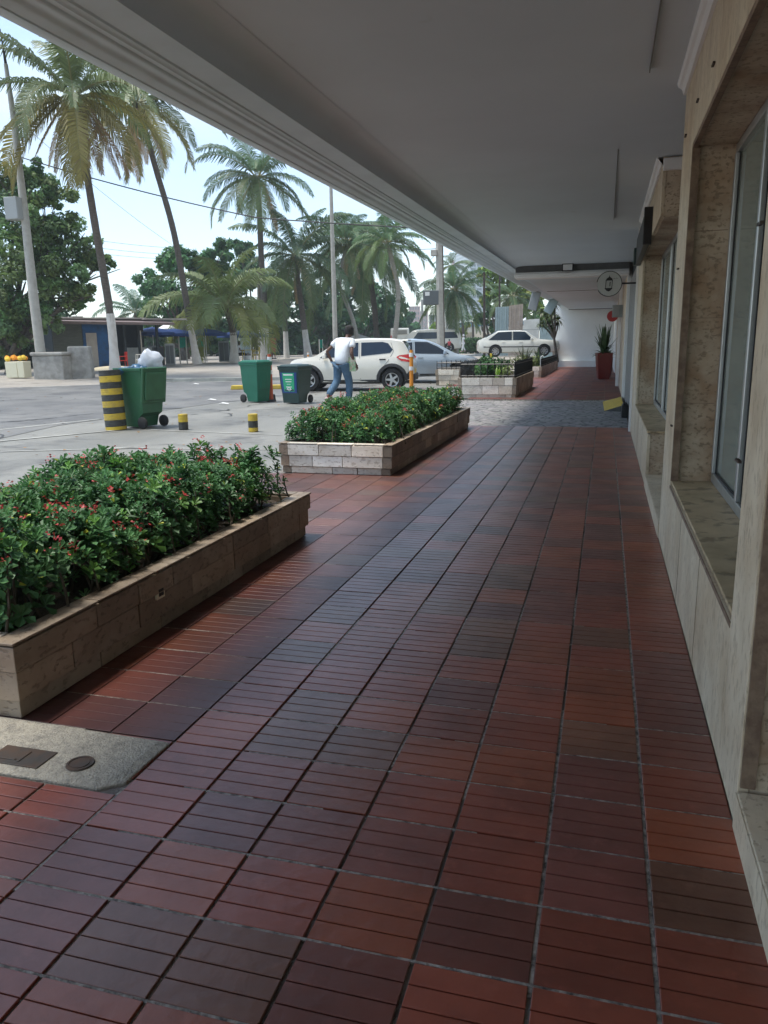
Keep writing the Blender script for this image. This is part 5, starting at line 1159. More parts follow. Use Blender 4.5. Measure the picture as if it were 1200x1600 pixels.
    def on_top(name_, x0, x1, inset, mt, e=.007):
        mb = MB(); m_ = 8; vs = []
        for i in range(m_+1):
            x = x0+(x1-x0)*i/m_; s = sect(x); yy = s[8][0]-inset
            for j in range(7): f = -1+2*j/6; y = f*yy; z = interp([(0, s[10][1]), (s[9][0], s[9][1]), (s[8][0], s[8][1]+.0)], abs(y)); vs.append((x, y, z+e))
        mb.add(vs, [(i*7+j, (i+1)*7+j, (i+1)*7+j+1, i*7+j+1) for i in range(m_) for j in range(6)]); o = mb.build(name_, M[mt], root, smooth=True, fix=False)
    if wind: on_top('windscreen', wind[0], wind[1], .02, 'auto_glass2')
    if rear_glass: on_top('rear_window', rear_glass[0], rear_glass[1], .03, 'auto_glass2')
    for d in doors:
        for s in (-1, 1):
            mb = MB(); P = [Vector((x, s*(side_y(x, z)+.002), z)) for x, z in d]; mb.tube(P, .005, 4); mb.build('door_gap', M['black'], root)
    for (x, z) in handles:
        for s in (-1, 1): 
            mb = MB(); y = side_y(x, z); mb.box(x-.09, s*y-.012, z-.018, x+.09, s*y+.022*s if s > 0 else s*y+.012, z+.018) if s > 0 else mb.box(x-.09, -y-.022, z-.018, x+.09, -y+.012, z+.018); mb.build('door_handle', M[paint if not cladding else 'cladding'], root, bevel=.006)
    if cladding:
        for x in wx:
            for s in (-1, 1):
                mb = MB(); vs = []; q = 20
                for i in range(q+1):
                    a = R(-12)+R(204)*i/q
                    for rr_, e in ((ar-.004, .0), (ar-.004, .022), (ar+.075, .018), (ar+.085, .0)):
                        x_ = x+rr_*math.cos(a); z_ = wr_+.01+rr_*math.sin(a); vs.append((x_, s*(side_y(max(-hl, min(hl, x_)), max(z_, low+.02))+e), z_))
                mb.add(vs, [(i*4+j, (i+1)*4+j, (i+1)*4+j+1, i*4+j+1) for i in range(q) for j in range(3)]); mb.build('arch_cladding', M['cladding'], root, smooth=True)
    for x in wx:
        for s in (-1, 1):
            yo = W/2*.98; w0 = yo-.19
            tw = empty('wheel', (x, s*yo, wr_)); tw.parent = root
            mb = MB(); mb.lathe([(wr_*.60, -.17*s), (wr_*.93, -.18*s), (wr_, -.15*s), (wr_, -.03*s), (wr_*.95, -.005*s), (wr_*.66, .0), (wr_*.62, -.02*s)], 28, (0, 0, 0), 'y'); mb.build('tyre', M['rubber'], tw, smooth=True)
            mb = MB(); mb.lathe([(wr_*.64, -.012*s), (wr_*.60, -.004*s), (wr_*.57, -.03*s), (wr_*.55, -.10*s), (0, -.11*s)], 28, (0, 0, 0), 'y'); mb.build('rim', M['dark_metal'], tw, smooth=True)
            mb = MB(); mb.lathe([(wr_*.63, -.010*s), (wr_*.61, .001*s), (wr_*.56, -.004*s), (wr_*.56, -.02*s)], 28, (0, 0, 0), 'y')
            for q in range(spokes):
                a = 2*math.pi*q/spokes+.3; t = Matrix.Rotation(a, 4, 'Y'); mb.box(-.035, min(-.03*s, -.005*s), .0, .035, max(-.03*s, -.005*s), wr_*.58, top=.75, mtx=t)
            mb.lathe([(0, 0), (wr_*.17, 0), (wr_*.18, -.04*s)], 14, (0, 0, 0), 'y'); mb.build('alloy', M['rim'], tw)
    if mirror:
        for s in (-1, 1):
            x, z = mirror; y = side_y(x, z); mb = MB(); a_, b_ = sorted((s*(y+.02), s*(y+.19))); mb.box(x-.06, a_, z-.01, x+.06, b_, z+.12, top=.85); mb.build('wing_mirror', M[paint], root, bevel=.025)
    if lights:
        for (nm, poly, mt) in lights: on_side(nm, poly, mt, .008)
    return root, sect
mat('auto_glass2', (.012, .025, .045), .10, spec=.45)
mat('pale_interior', (.25, .24, .2), .8)
rxp = Vector((RX.x, RX.y, 0)).normalized(); fwp = Vector((FW.x, FW.y, 0)).normalized()
# beige hatchback (nose to the left)
yaw = HR[0]+math.pi-R(7); hd = Vector((math.cos(yaw), math.sin(yaw), 0))
pw = at_g(617, 611)+fwp*.75; c = pw+hd*1.27; c.z = ground(c.x, c.y)
T = [(-1.86, .62), (-1.84, .95), (-1.76, 1.02), (-1.62, 1.32), (-1.52, 1.43), (-1.2, 1.485), (-.5, 1.50), (.05, 1.47), (.42, 1.36), (.98, 1.02), (1.12, .985), (1.6, .92), (1.78, .84), (1.86, .62)]
B = [(-1.86, .60), (-1.8, .92), (-1.5, 1.0), (-1.2, .985), (0, .93), (.9, .89), (1.1, .90), (1.6, .86), (1.8, .78), (1.86, .58)]
hb, hs_ = car('beige compact hatchback with black wheel arch cladding, parked behind the walking man', 'car', c, yaw, 3.72, 1.6, 1.5, T, B, (-1.25, 1.2), .315, 'car_white',
    [[(-1.28, 1.16), (-1.20, 1.07), (-.36, .99), (-.36, 1.37), (-.98, 1.38), (-1.14, 1.34)], [(-.28, .985), (.86, .945), (.52, 1.21), (.24, 1.345), (-.28, 1.37)]], (.42, .98), (-1.80, -1.57), cladding=True,
    lights=[('tail_light', [(-1.83, .94), (-1.80, .80), (-1.52, .84), (-1.38, .95), (-1.46, 1.0), (-1.74, 1.03)], 'tail_red'), ('headlight', [(1.80, .70), (1.45, .74), (1.35, .82), (1.76, .80)], 'head_light'),
            ('rear_bumper_cladding', [(-1.85, .36), (-1.65, .30), (-1.62, .42), (-1.75, .55), (-1.855, .56)], 'cladding'), ('sill_cladding', [(-.85, .22), (.85, .22), (.85, .32), (-.85, .32)], 'cladding')],
    handles=((-.98, .89), (.02, .86)), doors=[[(-1.22, 1.36), (-1.30, 1.12), (-1.15, .86), (-1.02, .70), (-.8, .42)], [(-.32, 1.36), (-.32, .93), (-.34, .34)], [(.85, .92), (.90, .6), (.82, .34)]], mirror=(.70, .93), scale=1.03, wrf=.70)
# boot lid details at the rear
mb = MB(); mb.box(-1.868, -.26, .48, -1.858, .26, .60); mb.build('number_plate', M['plate'], hb, bevel=.003)
mb = MB(); mb.box(-1.90, -.66, .27, -1.80, .66, .47); mb.build('rear_bumper', M['cladding'], hb, bevel=.03)
mb = MB(); mb.box(-1.70, -.50, 1.405, -1.50, .50, 1.44, top=.92); mb.build('roof_spoiler', M['car_white'], hb, bevel=.012)
# silver saloon (nose to the right)
yaw = HR[0]+R(4); c = at_g(652, 598)+fwp*.6; c.z = ground(c.x, c.y)
T = [(-2.2, .70), (-2.15, .98), (-2.0, 1.05), (-1.55, 1.22), (-1.0, 1.42), (-.2, 1.49), (.25, 1.45), (.6, 1.33), (1.25, .98), (1.45, .93), (1.95, .84), (2.15, .72), (2.2, .5)]
B = [(-2.2, .68), (-2.0, .98), (-1.2, .97), (.2, .93), (1.1, .90), (1.45, .88), (1.9, .78), (2.15, .66), (2.2, .48)]
car('silver blue saloon car behind the beige hatchback, nose to the right', 'car', c, yaw, 4.4, 1.76, 1.49, T, B, (-1.3, 1.36), .32, 'car_silver',
    [[(-1.35, 1.10), (-1.2, 1.02), (-.22, .985), (-.22, 1.36), (-.85, 1.31)], [(-.14, .985), (1.05, .95), (.66, 1.20), (.3, 1.36), (-.14, 1.375)]], (.5, 1.18), (-1.9, -1.15),
    lights=[('headlight', [(2.1, .62), (1.72, .72), (1.62, .80), (2.0, .78)], 'head_light'), ('tail_light', [(-2.15, .85), (-1.8, .88), (-1.75, .97), (-2.1, 1.0)], 'tail_red'), ('lower_trim', [(-.95, .24), (1.0, .24), (1.0, .30), (-.95, .30)], 'cladding')],
    handles=((-.95, .86), (.05, .84)), doors=[[(-1.28, 1.18), (-1.25, .8), (-.95, .4)], [(-.18, 1.37), (-.18, .9), (-.2, .34)], [(1.02, .94), (1.08, .6), (.98, .34)]], mirror=(.88, .95), scale=1.0, wrf=.68)
# white 1980s style hatch saloon, nose to the right
yaw = HR[0]+R(-2); D = 43.; c = at_gd(809, D); hh = at_d(809, 557, D).z; c.z = hh
T = [(-1.98, .70), (-1.95, .88), (-1.75, .93), (-1.05, 1.31), (-.9, 1.36), (.2, 1.37), (.5, 1.33), (1.05, .95), (1.2, .90), (2.1, .82), (2.28, .76), (2.3, .5)]
B = [(-1.98, .68), (-1.9, .84), (-1.2, .82), (1.0, .82), (1.2, .84), (2.1, .78), (2.28, .7), (2.3, .48)]
T = [(x-.16, z) for x, z in T]; B = [(x-.16, z) for x, z in B]
car('old boxy white saloon car parked by the white block wall, nose behind the end wall', 'car', c, yaw, 4.28, 1.66, 1.37, T, B, (-1.28, 1.28), .30, 'car_cream',
    [[(-1.66, .88), (-1.14, 1.27), (-.42, 1.31), (-.42, .86)], [(-.36, .86), (.72, .86), (.26, 1.29), (-.36, 1.31)]], (.42, .9), (-1.75, -1.2),
    lights=[('rub_strip', [(-1.9, .50), (2.0, .48), (2.0, .53), (-1.9, .55)], 'cladding'), ('headlight', [(2.1, .58), (1.9, .60), (1.9, .70), (2.1, .70)], 'head_light')],
    handles=((-.85, .76), (.05, .76)), doors=[[(-.39, 1.27), (-.39, .9), (-.39, .28)], [(.66, .9), (.70, .55), (.66, .28)], [(-1.2, .9), (-1.1, .6)]], mirror=(.60, .86), wrf=.74, spokes=8)
# forecourt rise that carries the old saloon
struct_p = at_gd(809, D)
o_ = MB(); 
vs = []; n = 14
for i in range(n+1):
    for j in range(n+1):
        a = c+rxp*(-5+10*i/n)+fwp*(-4.5+9*j/n); r_ = max(abs(-5+10*i/n)/5, abs(-4.5+9*j/n)/4.5); k = min(1, max(0, (1-r_)/.35)); k = k*k*(3-2*k); k *= min(1, max(0, (-a.x-3.0)/.8)); vs.append((a.x, a.y, ground(a.x, a.y)-.03+(hh-.0-ground(a.x, a.y)+.025)*k))
o_.add(vs, [(i*(n+1)+j, (i+1)*(n+1)+j, (i+1)*(n+1)+j+1, i*(n+1)+j+1) for i in range(n) for j in range(n)]); struct(o_.build('parking_apron', M['sand_ground'], smooth=True, fix=False))
# distant white minibus (long windows) and van
def boxy(label, cat, p, yaw, L, W, H, paint, win, name='minibus', rear=False):
    T = [(-L/2, .6), (-L/2+.06, H*.80), (-L/2+.25, H*.97), (0, H), (L/2-1.3, H*.985), (L/2-.9, H*.93), (L/2-.25, H*.58), (L/2-.05, H*.45), (L/2, .5)]
    B = [(-L/2, .5), (-L/2+.1, H*.52), (L/2-.4, H*.50), (L/2-.05, H*.42), (L/2, .45)]
    return car(label, cat, p, yaw, L, W, H, T, B, (-L*.30, L*.32), .33, paint, win(L, H), (L/2-.85, L/2-.3), (-L/2+.05, -L/2+.2), wrf=.76, name=name)
D = 62.; c = at_gd(674, D); c.z = max(c.z, at_d(674, 550, D).z)
boxy('white people carrier in the distance behind the thick concrete pole', 'van', c, HR[0]+math.pi-R(6), 4.7, 1.8, 1.75, 'car_white', lambda L, H: [[(-L/2+.25, H*.60), (-.6, H*.58), (-.6, H*.86), (-L/2+.45, H*.86)], [(-.5, H*.58), (L/2-.95, H*.57), (L/2-1.35, H*.86), (-.5, H*.86)]], 'people_carrier')
D = 78.; c = at_gd(625, D); c.z = at_d(625, 541, D).z
vb = empty('box_van', c, HR[0], label='small pale van seen from behind in the distance past the curved palm trunk', cat='van')
mb = MB(); mb.box(-.95, 0, .35, .95, 4.2, 1.75, top=.96); mb.build('body', M['car_white'], vb, bevel=.12)
mb = MB(); mb.box(-.72, -.012, 1.15, .72, .02, 1.55, top=.95); mb.build('rear_window', M['pale_interior'], vb, bevel=.01); mb = MB(); mb.box(-.8, -.05, .4, .8, .05, .55); mb.build('bumper', M['cladding'], vb, bevel=.02)
for s in (-1, 1):
    mb = MB(); mb.tube([(s*.75-.1, .6, .33), (s*.75+.1, .6, .33)], .33, 16); mb.build('wheel', M['rubber'], vb, smooth=True)
    mb = MB(); mb.box(s*.86-.05, -.02, .75, s*.86+.05, .03, 1.05); mb.build('tail_light', M['tail_red'], vb, bevel=.01)
D = 72.; c = at_gd(664, D); c.z = at_d(664, 547, D).z
car('dark low car far off between the slim poles and the people carrier', 'car', c, HR[0]+math.pi+R(50), 4.0, 1.7, 1.45, [(-2, .6), (-1.9, 1.0), (-1.3, 1.38), (0, 1.45), (.4, 1.38), (1.1, .98), (1.9, .85), (2, .5)], [(-2, .58), (-1.9, .92), (1.1, .9), (1.9, .8), (2, .48)], (-1.25, 1.25), .3, 'cladding', [[(-1.2, 1.0), (-.2, .97), (-.2, 1.3), (-.95, 1.3)], [(-.1, .97), (.9, .95), (.4, 1.28), (-.1, 1.3)]], (.45, 1.0), (-1.8, -1.35), wrf=.7)

# ================================================================== PEOPLE
def skinned(name, mt, joints, edges, root_i, parent, sub=1):
    bm = bmesh.new(); sk = bm.verts.layers.skin.verify(); V = [bm.verts.new(j[:3]) for j in joints]
    for a, b in edges: bm.edges.new((V[a], V[b]))
    for i, (v, j) in enumerate(zip(V, joints)): v[sk].radius = (j[3], j[4] if len(j) > 4 else j[3]); v[sk].use_root = (i == root_i)
    me = bpy.data.meshes.new(name); bm.to_mesh(me); bm.free(); me.materials.append(M[mt])
    o = bpy.data.objects.new(name, me); col.objects.link(o); o.parent = parent
    s = o.modifiers.new('skin', 'SKIN'); s.use_smooth_shade = True; ss = o.modifiers.new('sub', 'SUBSURF'); ss.levels = sub; ss.render_levels = sub
    return o
def person(label, p, yaw, H, pose, top='shirt_white', bottom='jeans', skin='skin', shoes='shoe', hat=None, dress=None, detail=True, sleeve=.55, seated=False):
    """figure faces local +y. pose: joint name -> (x,y,z) in metres for a 1.75 m body"""
    root = empty('person', p, yaw, label=label, cat='person'); k = H/1.75
    J = dict(pelvis=(0, 0, .95), waist=(0, 0, 1.08), chest=(0, .0, 1.30), neck0=(0, 0, 1.45), neck=(0, .005, 1.52), head=(0, .02, 1.60), crown=(0, .01, 1.70),
             shL=(-.175, 0, 1.41), elL=(-.23, -.03, 1.13), wrL=(-.24, .03, .90), shR=(.175, 0, 1.41), elR=(.23, -.03, 1.13), wrR=(.24, .03, .90),
             hiL=(-.09, 0, .90), knL=(-.10, .02, .50), anL=(-.10, 0, .09), hiR=(.09, 0, .90), knR=(.10, .02, .50), anR=(.10, 0, .09))
    J.update(pose); V = {a: Vector(b)*k for a, b in J.items()}
    names = ['pelvis', 'waist', 'chest', 'neck0', 'neck', 'head', 'crown', 'shL', 'elL', 'wrL', 'shR', 'elR', 'wrR', 'hiL', 'knL', 'anL', 'hiR', 'knR', 'anR']
    rad = dict(pelvis=(.13, .10), waist=(.125, .09), chest=(.15, .10), neck0=(.06, .055), neck=(.052, .055), head=(.072, .088), crown=(.058, .068), shL=(.055, .055), elL=(.040, .040), wrL=(.028, .028), shR=(.055, .055), elR=(.040, .040), wrR=(.028, .028),
               hiL=(.085, .085), knL=(.056, .056), anL=(.04, .04), hiR=(.085, .085), knR=(.056, .056), anR=(.04, .04))
    for n_ in ('pelvis', 'waist', 'chest'): rad[n_] = (rad[n_][0]*.72, rad[n_][1]*.72)
    for n_ in ('shL', 'shR', 'hiL', 'hiR', 'knL', 'knR'): rad[n_] = (rad[n_][0]*.72, rad[n_][1]*.72)
    for n_ in ('hiL', 'hiR'): rad[n_] = (.06, .06)
    joints = [(*V[n_], rad[n_][0]*k, rad[n_][1]*k) for n_ in names]; I = {n_: i for i, n_ in enumerate(names)}
    E_ = [('pelvis', 'waist'), ('waist', 'chest'), ('chest', 'neck0'), ('neck0', 'neck'), ('neck', 'head'), ('head', 'crown'), ('chest', 'shL'), ('shL', 'elL'), ('elL', 'wrL'), ('chest', 'shR'), ('shR', 'elR'), ('elR', 'wrR'), ('pelvis', 'hiL'), ('hiL', 'knL'), ('knL', 'anL'), ('pelvis', 'hiR'), ('hiR', 'knR'), ('knR', 'anR')]
    E_ = [(I[a], I[b]) for a, b in E_]
    # hands with fingers, feet, face features grown from the same skeleton
    for s, w_, e_ in ((-1, 'wrL', 'elL'), (1, 'wrR', 'elR')):
        d = (V[w_]-V[e_]).normalized(); a = d.cross(Vector((s, 0, 0))).normalized(); b = d.cross(a).normalized()
        iw = I[w_]; palm_ = V[w_]+d*.075*k; joints.append((*palm_, .030*k, .018*k)); ip = len(joints)-1; E_.append((iw, ip))
        if detail:
            for q in range(4):
                off = a*(q-1.5)*.020*k; f0 = palm_+d*.030*k+off; f1 = f0+d*.035*k+b*.010*k; f2 = f1+d*(.028-.004*abs(q-1.2))*k+b*.022*k; joints += [(*f0, .009*k), (*f1, .0085*k), (*f2, .007*k)]; i_ = len(joints); E_ += [(ip, i_-3), (i_-3, i_-2), (i_-2, i_-1)]
            t0 = palm_-a*.035*k-d*.02*k; t1 = t0-a*.015*k+d*.035*k; joints += [(*t0, .011*k), (*t1, .009*k)]; i_ = len(joints); E_ += [(ip, i_-2), (i_-2, i_-1)]
    skinned('body', skin, joints, E_, 0, root, 2)
    hx = V['head']; fwd = (V['head']-V['neck']); 
    # hair or hat
    mb = MB(); cc = V['head'].lerp(V['crown'], .55)
    prof = [(0, .125), (.045, .12), (.082, .09), (.100, .045), (.102, 0), (.095, -.05), (.07, -.085)]
    mb.lathe([(r*k, z*k) for r, z in prof], 16, (cc.x, cc.y-.018*k, cc.z-.005*k)); mb.build('cap' if hat else 'hair', M[hat or 'hair'], root, smooth=True)
    if hat: mb = MB(); mb.box(cc.x-.06*k, cc.y+.06*k, cc.z+.02*k, cc.x+.06*k, cc.y+.16*k, cc.z+.03*k); mb.build('cap_peak', M[hat], root, bevel=.004)
    mb = MB()
    for s in (-1, 1): mb.lathe([(0, -.012*k), (.022*k, -.006*k), (.028*k, .004*k), (0, .012*k)], 8, (hx.x+s*.082*k, hx.y-.01*k, hx.z+.02*k), 'x')
    mb.lathe([(0, -.02*k), (.016*k, -.01*k), (.008*k, .03*k), (0, .035*k)], 6, (hx.x, hx.y+.095*k, hx.z+.01*k)); mb.build('face_features', M[skin], root, smooth=True)
    # clothes
    def P(n_, r0, r1=None, dz=0): v = V[n_]; return (v.x, v.y, v.z+dz*k, r0*k, (r1 or r0)*k)
    def mixp(a, b, f, r): v = V[a].lerp(V[b], f); return (*v, r*k, r*k)
    if not dress:
        tj = [P('pelvis', .190, .150, -.09), P('waist', .180, .142, -.02), P('chest', .195, .14), P('neck0', .088, .075, -.01), P('shL', .080), mixp('shL', 'elL', sleeve, .075), P('shR', .080), mixp('shR', 'elR', sleeve, .075)]
        skinned('top', top, tj, [(0, 1), (1, 2), (2, 3), (2, 4), (4, 5), (2, 6), (6, 7)], 0, root, 2)
        bj = [P('pelvis', .165, .135, .05), P('hiL', .115, .118, -.03), P('knL', .088), mixp('knL', 'anL', .93, .078), P('hiR', .115, .118, -.03), P('knR', .088), mixp('knR', 'anR', .93, .078)]
        skinned('trousers', bottom, bj, [(0, 1), (1, 2), (2, 3), (0, 4), (4, 5), (5, 6)], 0, root, 2)
    else:
        tj = [P('chest', .17, .12), P('neck0', .085, .07, -.01), P('shL', .07), mixp('shL', 'elL', .5, .06), P('shR', .07), mixp('shR', 'elR', .5, .06), P('waist', .145, .115), P('pelvis', .17, .14), (*(V['knL'].lerp(V['knR'], .5)+Vector((0, 0, .12*k))), .17*k, .14*k), (*(V['knL'].lerp(V['knR'], .5)-Vector((0, 0, .08*k))), .15*k, .12*k)]
        skinned('dress', dress, tj, [(0, 1), (0, 2), (2, 3), (0, 4), (4, 5), (0, 6), (6, 7), (7, 8), (8, 9)], 0, root, 2)
    for s, a in ((-1, 'anL'), (1, 'anR')):
        v = V[a]; mb = MB(); mb.box(v.x-.045*k, v.y-.07*k, v.z-.09*k, v.x+.045*k, v.y+.19*k, v.z-.0*k, top=.8); mb.build('shoe', M[shoes], root, bevel=.02*k)
    return root, V, k
# walking man seen from behind; he walks away to the left of the hatchback, left arm swung back
p = at_g(535, 633); Dm = p.xy.length
Hm = (633-511)*Dm/1206.
facing = math.atan2(FW.y, FW.x)-math.pi/2-R(32)
mpose = dict(waist=(0, .03, 1.08), chest=(.01, .11, 1.29), neck0=(.03, .19, 1.43), neck=(.03, .23, 1.48), head=(.04, .29, 1.56), crown=(.04, .30, 1.665), shL=(-.18, .12, 1.39), elL=(-.33, -.08, 1.17), wrL=(-.27, .04, .93),
             shR=(.21, .15, 1.38), elR=(.27, .0, 1.12), wrR=(.28, .14, .90), hiL=(-.09, 0, .90), knL=(-.11, -.02, .52), anL=(-.13, -.38, .20), hiR=(.09, 0, .90), knR=(.11, .14, .50), anR=(.11, .10, .09))
man, V, k = person('man in white T-shirt and blue jeans striding away with a colourful folder at his hip', p, facing, Hm, mpose)
# folder carried in the right hand
w_ = V['wrR']; fo = empty('folder', p+Matrix.Rotation(facing, 3, 'Z') @ (w_+Vector((-.09*k, -.10*k, -.02*k))), facing+R(12), label='green, cream and pink patterned folder held against the walking man\'s hip', cat='folder')
fm = mat('folder_print', (.10, .30, .12), .5, var=1., vscale=14, dark=(.55, .50, .40), stain=((.45, .22, .22), 22, .55, .6)); mb = MB(); mb.box(-.17, -.008, -.15, .15, .008, .17); mb.build('folder_cover', fm, fo, bevel=.004)
# distant people
def stand(label, u, v, vt, face, **kw):
    D_ = kw.pop('D', None); p = at_gd(u, D_) if D_ else at_g(u, v)
    if D_: p.z = at_d(u, v, D_).z if abs(at_d(u, v, D_).z-p.z) < .35 else p.z
    H = (v-vt)*Vector((p.x, p.y)).length/1206.; return person(label, p, HR[0]+face, H, kw.pop('pose', {}), detail=False, **kw)
walk = dict(knL=(-.10, .12, .50), anL=(-.10, .18, .10), knR=(.10, -.02, .5), anR=(.10, -.22, .14), wrL=(-.24, -.12, .92), wrR=(.24, .16, .93))
stand('woman in a long red dress standing beside the limewashed trunks', 427, 561, 524, R(-20), D=55, dress='red_cloth', shoes='dark_cloth', skin='skin_mid')
stand('walker in a red top and dark trousers right of the thick concrete pole', 702, 550.5, 531, R(160), D=58, top='red_cloth', bottom='dark_cloth', pose=walk)
stand('person all in white with a white cap on the far pavement', 724, 550, 524, R(100), D=60, top='shirt_white', bottom='cap_white', hat='cap_white', skin='skin_mid', pose=walk)
stand('small person in red far off near the rear of the old white saloon', 747, 545, 528, R(170), D=66, top='red_cloth', bottom='dark_cloth')
sit = dict(pelvis=(0, 0, .50), waist=(0, 0, .64), chest=(0, .02, .86), neck0=(0, .02, 1.01), neck=(0, .03, 1.08), head=(0, .05, 1.16), crown=(0, .04, 1.26), shL=(-.175, .02, .97), elL=(-.22, .05, .72), wrL=(-.15, .26, .68), shR=(.175, .02, .97), elR=(.22, .05, .72), wrR=(.15, .26, .68), hiL=(-.09, .03, .50), knL=(-.11, .42, .50), anL=(-.11, .44, .09), hiR=(.09, .03, .50), knR=(.11, .42, .50), anR=(.11, .44, .09))
pb = at_gd(373, 52); person('person in pale shirt and dark trousers seated at the yellow table', pb, HR[0]-R(75), 1.72, sit, top='shirt_white', bottom='dark_cloth', detail=False)

# ================================================================== BEACH STALLS AND THINGS ACROSS THE ROAD
def plastic_chair(label, p, yaw, mt, s=1.):
    root = empty('plastic_chair', p, yaw, label=label, cat='chair'); root.scale = (s,)*3
    mb = MB(); mb.box(-.22, -.21, .42, .22, .21, .45); mb.build('seat', M[mt], root, bevel=.01)
    mb = MB(); 
    for x in (-.18, -.09, 0, .09, .18): mb.box(x-.022, -.235, .45, x+.022, -.212, .86)
    mb.box(-.23, -.245, .80, .23, -.208, .90); mb.build('backrest', M[mt], root)
    for x in (-.2, .2):
        for y in (-.2, .2):
            mb = MB(); mb.tube([(x*1.1, y*1.15, 0), (x, y, .42)], .02, 6); mb.build('leg', M[mt], root)
        mb = MB(); mb.tube([(x*1.1, -.21, .66), (x*1.15, .18, .66), (x*1.08, .2, .44)], .018, 6); mb.build('armrest', M[mt], root)
    return root
# kiosk
D = 40.; a = at_gd(84, 41.); b = at_gd(250, 42.); d = b-a; d.z = 0; Lk_ = d.length; kz = min(a.z, b.z); ky = math.atan2(d.y, d.x)
ks = empty('beach_kiosk', (a.x, a.y, kz), ky, label='low beach kiosk with peeling blue boards and an overhanging rusty brown roof', cat='kiosk')
hk = at_d(88, 506, 41.).z-kz; hk2 = at_d(250, 505, 42.).z-kz
mb = MB(); mb.box(0, .02, 0, 1.35, .10, hk+.05); mb.build('plank_wall', M['plank'], ks)
mb = MB(); mb.box(1.36, 0, 0, Lk_*.50, .09, hk+.05); mb.build('blue_front', M['blue_wall'], ks); 
mb = MB(); mb.box(1.5, -.02, .1, 2.0, -.001, hk*.8); mb.box(2.9, -.02, .1, 2.96, -.001, hk*.85); mb.box(4.1, -.02, .1, 4.16, -.001, hk*.85); mb.build('boarding', M['roof_pale'], ks)
mb = MB(); mb.box(0, 3.2, 0, Lk_, 3.3, hk+.12); mb.box(-.02, .12, 0, .06, 3.2, hk+.12); mb.build('rear_wall', M['shade_dark'], ks)
for x in (Lk_*.52, Lk_*.66, Lk_*.8, Lk_*.98):
    mb = MB(); mb.box(x-.06, 0, 0, x+.06, .12, hk-.02); mb.build('post', M['shade_dark'], ks)
mb = MB(); mb.box(Lk_*.70, .8, 0, Lk_*.96, 1.3, 1.0); mb.build('counter', M['steel_box'], ks, bevel=.02)
mb = MB(); mb.add([(-.5, -.8, hk-.02), (Lk_+.6, -.8, hk2-.12), (Lk_+.6, 3.6, hk2+.25), (-.5, 3.6, hk+.35), (-.5, -.8, hk+.12), (Lk_+.6, -.8, hk2+.0), (Lk_+.6, 3.6, hk2+.35), (-.5, 3.6, hk+.47)], [(0, 3, 2, 1), (4, 5, 6, 7), (0, 1, 5, 4), (1, 2, 6, 5), (2, 3, 7, 6), (3, 0, 4, 7)]); mb.build('roof', M['roof_brown'], ks)
mb = MB(); 
for (x0, x1, y) in ((.2, 2.6, .3), (2.2, 4.6, .6), (4.4, 6.6, .2), (1.2, 1.7, 1.4)): mb.box(x0, y, hk+.20+y*.09, x1, y+1.1, hk+.25+y*.09+rnd.random()*.04)
mb.build('roof_patch', M['roof_pale'], ks)
# concrete things in front
a = at_gd(47, 34); b = at_gd(95, 33.2); d = b-a; L_ = d.xy.length; blk = empty('concrete_wall', a, math.atan2(d.y, d.x), label='low broken grey concrete wall block left of the taller concrete stump', cat='wall'); h_ = at_d(70, 556, 33.5).z-a.z
mb = MB(); mb.box(0, 0, -.1, L_, .6, h_); mb.box(-.05, -.05, h_+.001, L_+.04, .62, h_+.14); mb.build('block', M['dirty_concrete'], blk, bevel=.05)
a = at_gd(124, 34); h_ = at_d(124, 541, 34).z-a.z; st_ = empty('concrete_stump', a, HR[0]+.2, label='taller mottled concrete stump in front of the blue kiosk', cat='concrete block'); mb = MB(); mb.box(-.45, -.4, -.1, .45, .4, h_, top=.92); mb.build('block', M['dirty_concrete'], st_, bevel=.06)
mbk = at_gd(102, 35.5); r_ = empty('motorbike', mbk, HR[0]+.3, label='dark parked motorbike half hidden between the two concrete blocks', cat='motorbike')
for x in (-.5, .5):
    mb = MB(); mb.lathe([(.18, -.04), (.27, -.04), (.30, 0), (.27, .04), (.18, .04)], 16, (x, 0, .3), 'y'); mb.build('wheel', M['rubber'], r_, smooth=True)
mb = MB(); mb.box(-.35, -.12, .35, .3, .12, .7, top=.8); mb.build('engine', M['dark_metal'], r_, bevel=.03); mb = MB(); mb.box(-.2, -.1, .71, .35, .1, .85, top=.8); mb.build('tank', M['red_sign'], r_, bevel=.03); mb = MB(); mb.tube([(.5, 0, .3), (.42, 0, .95)], .025, 6); mb.tube([(.42, -.3, 1.0), (.42, .3, 1.0)], .018, 6); mb.build('fork', M['dark_metal'], r_)
# crate of fruit at the far left
a = at_gd(24, 35.); cr = empty('fruit_crate', a, HR[0]-.15, label='pale cream box stand at the far left edge heaped with orange fruit', cat='crate'); h_ = at_d(24, 565, 35).z-a.z
mb = MB(); mb.box(-.38, -.25, 0, .12, .25, h_, top=1.04); mb.box(.14, -.25, 0, .42, .25, h_*1.02, top=1.04); mb.build('box_wall', M['crate_cream'], cr, bevel=.02)
fg = random.Random(4)
for i in range(14):
    x, y = fg.uniform(-.45, .35), fg.uniform(-.2, .2); p = a+Matrix.Rotation(HR[0]-.15, 3, 'Z') @ Vector((x, y, h_+.08+fg.uniform(0, .12)*(1-abs(x)))); mb = MB(); s = fg.uniform(.08, .11); mb.lathe([(0, -s), (s*.6, -s*.8), (s, 0), (s*.6, s*.8), (0, s)], 10)
    o = mb.build('fruit', M['orange_fruit' if i % 3 else 'mango'], smooth=True); o.location = p; tag(o, 'round ripe orange or yellow fruit heaped on the pale cream box', 'fruit', 'fruit heaped on the pale box')
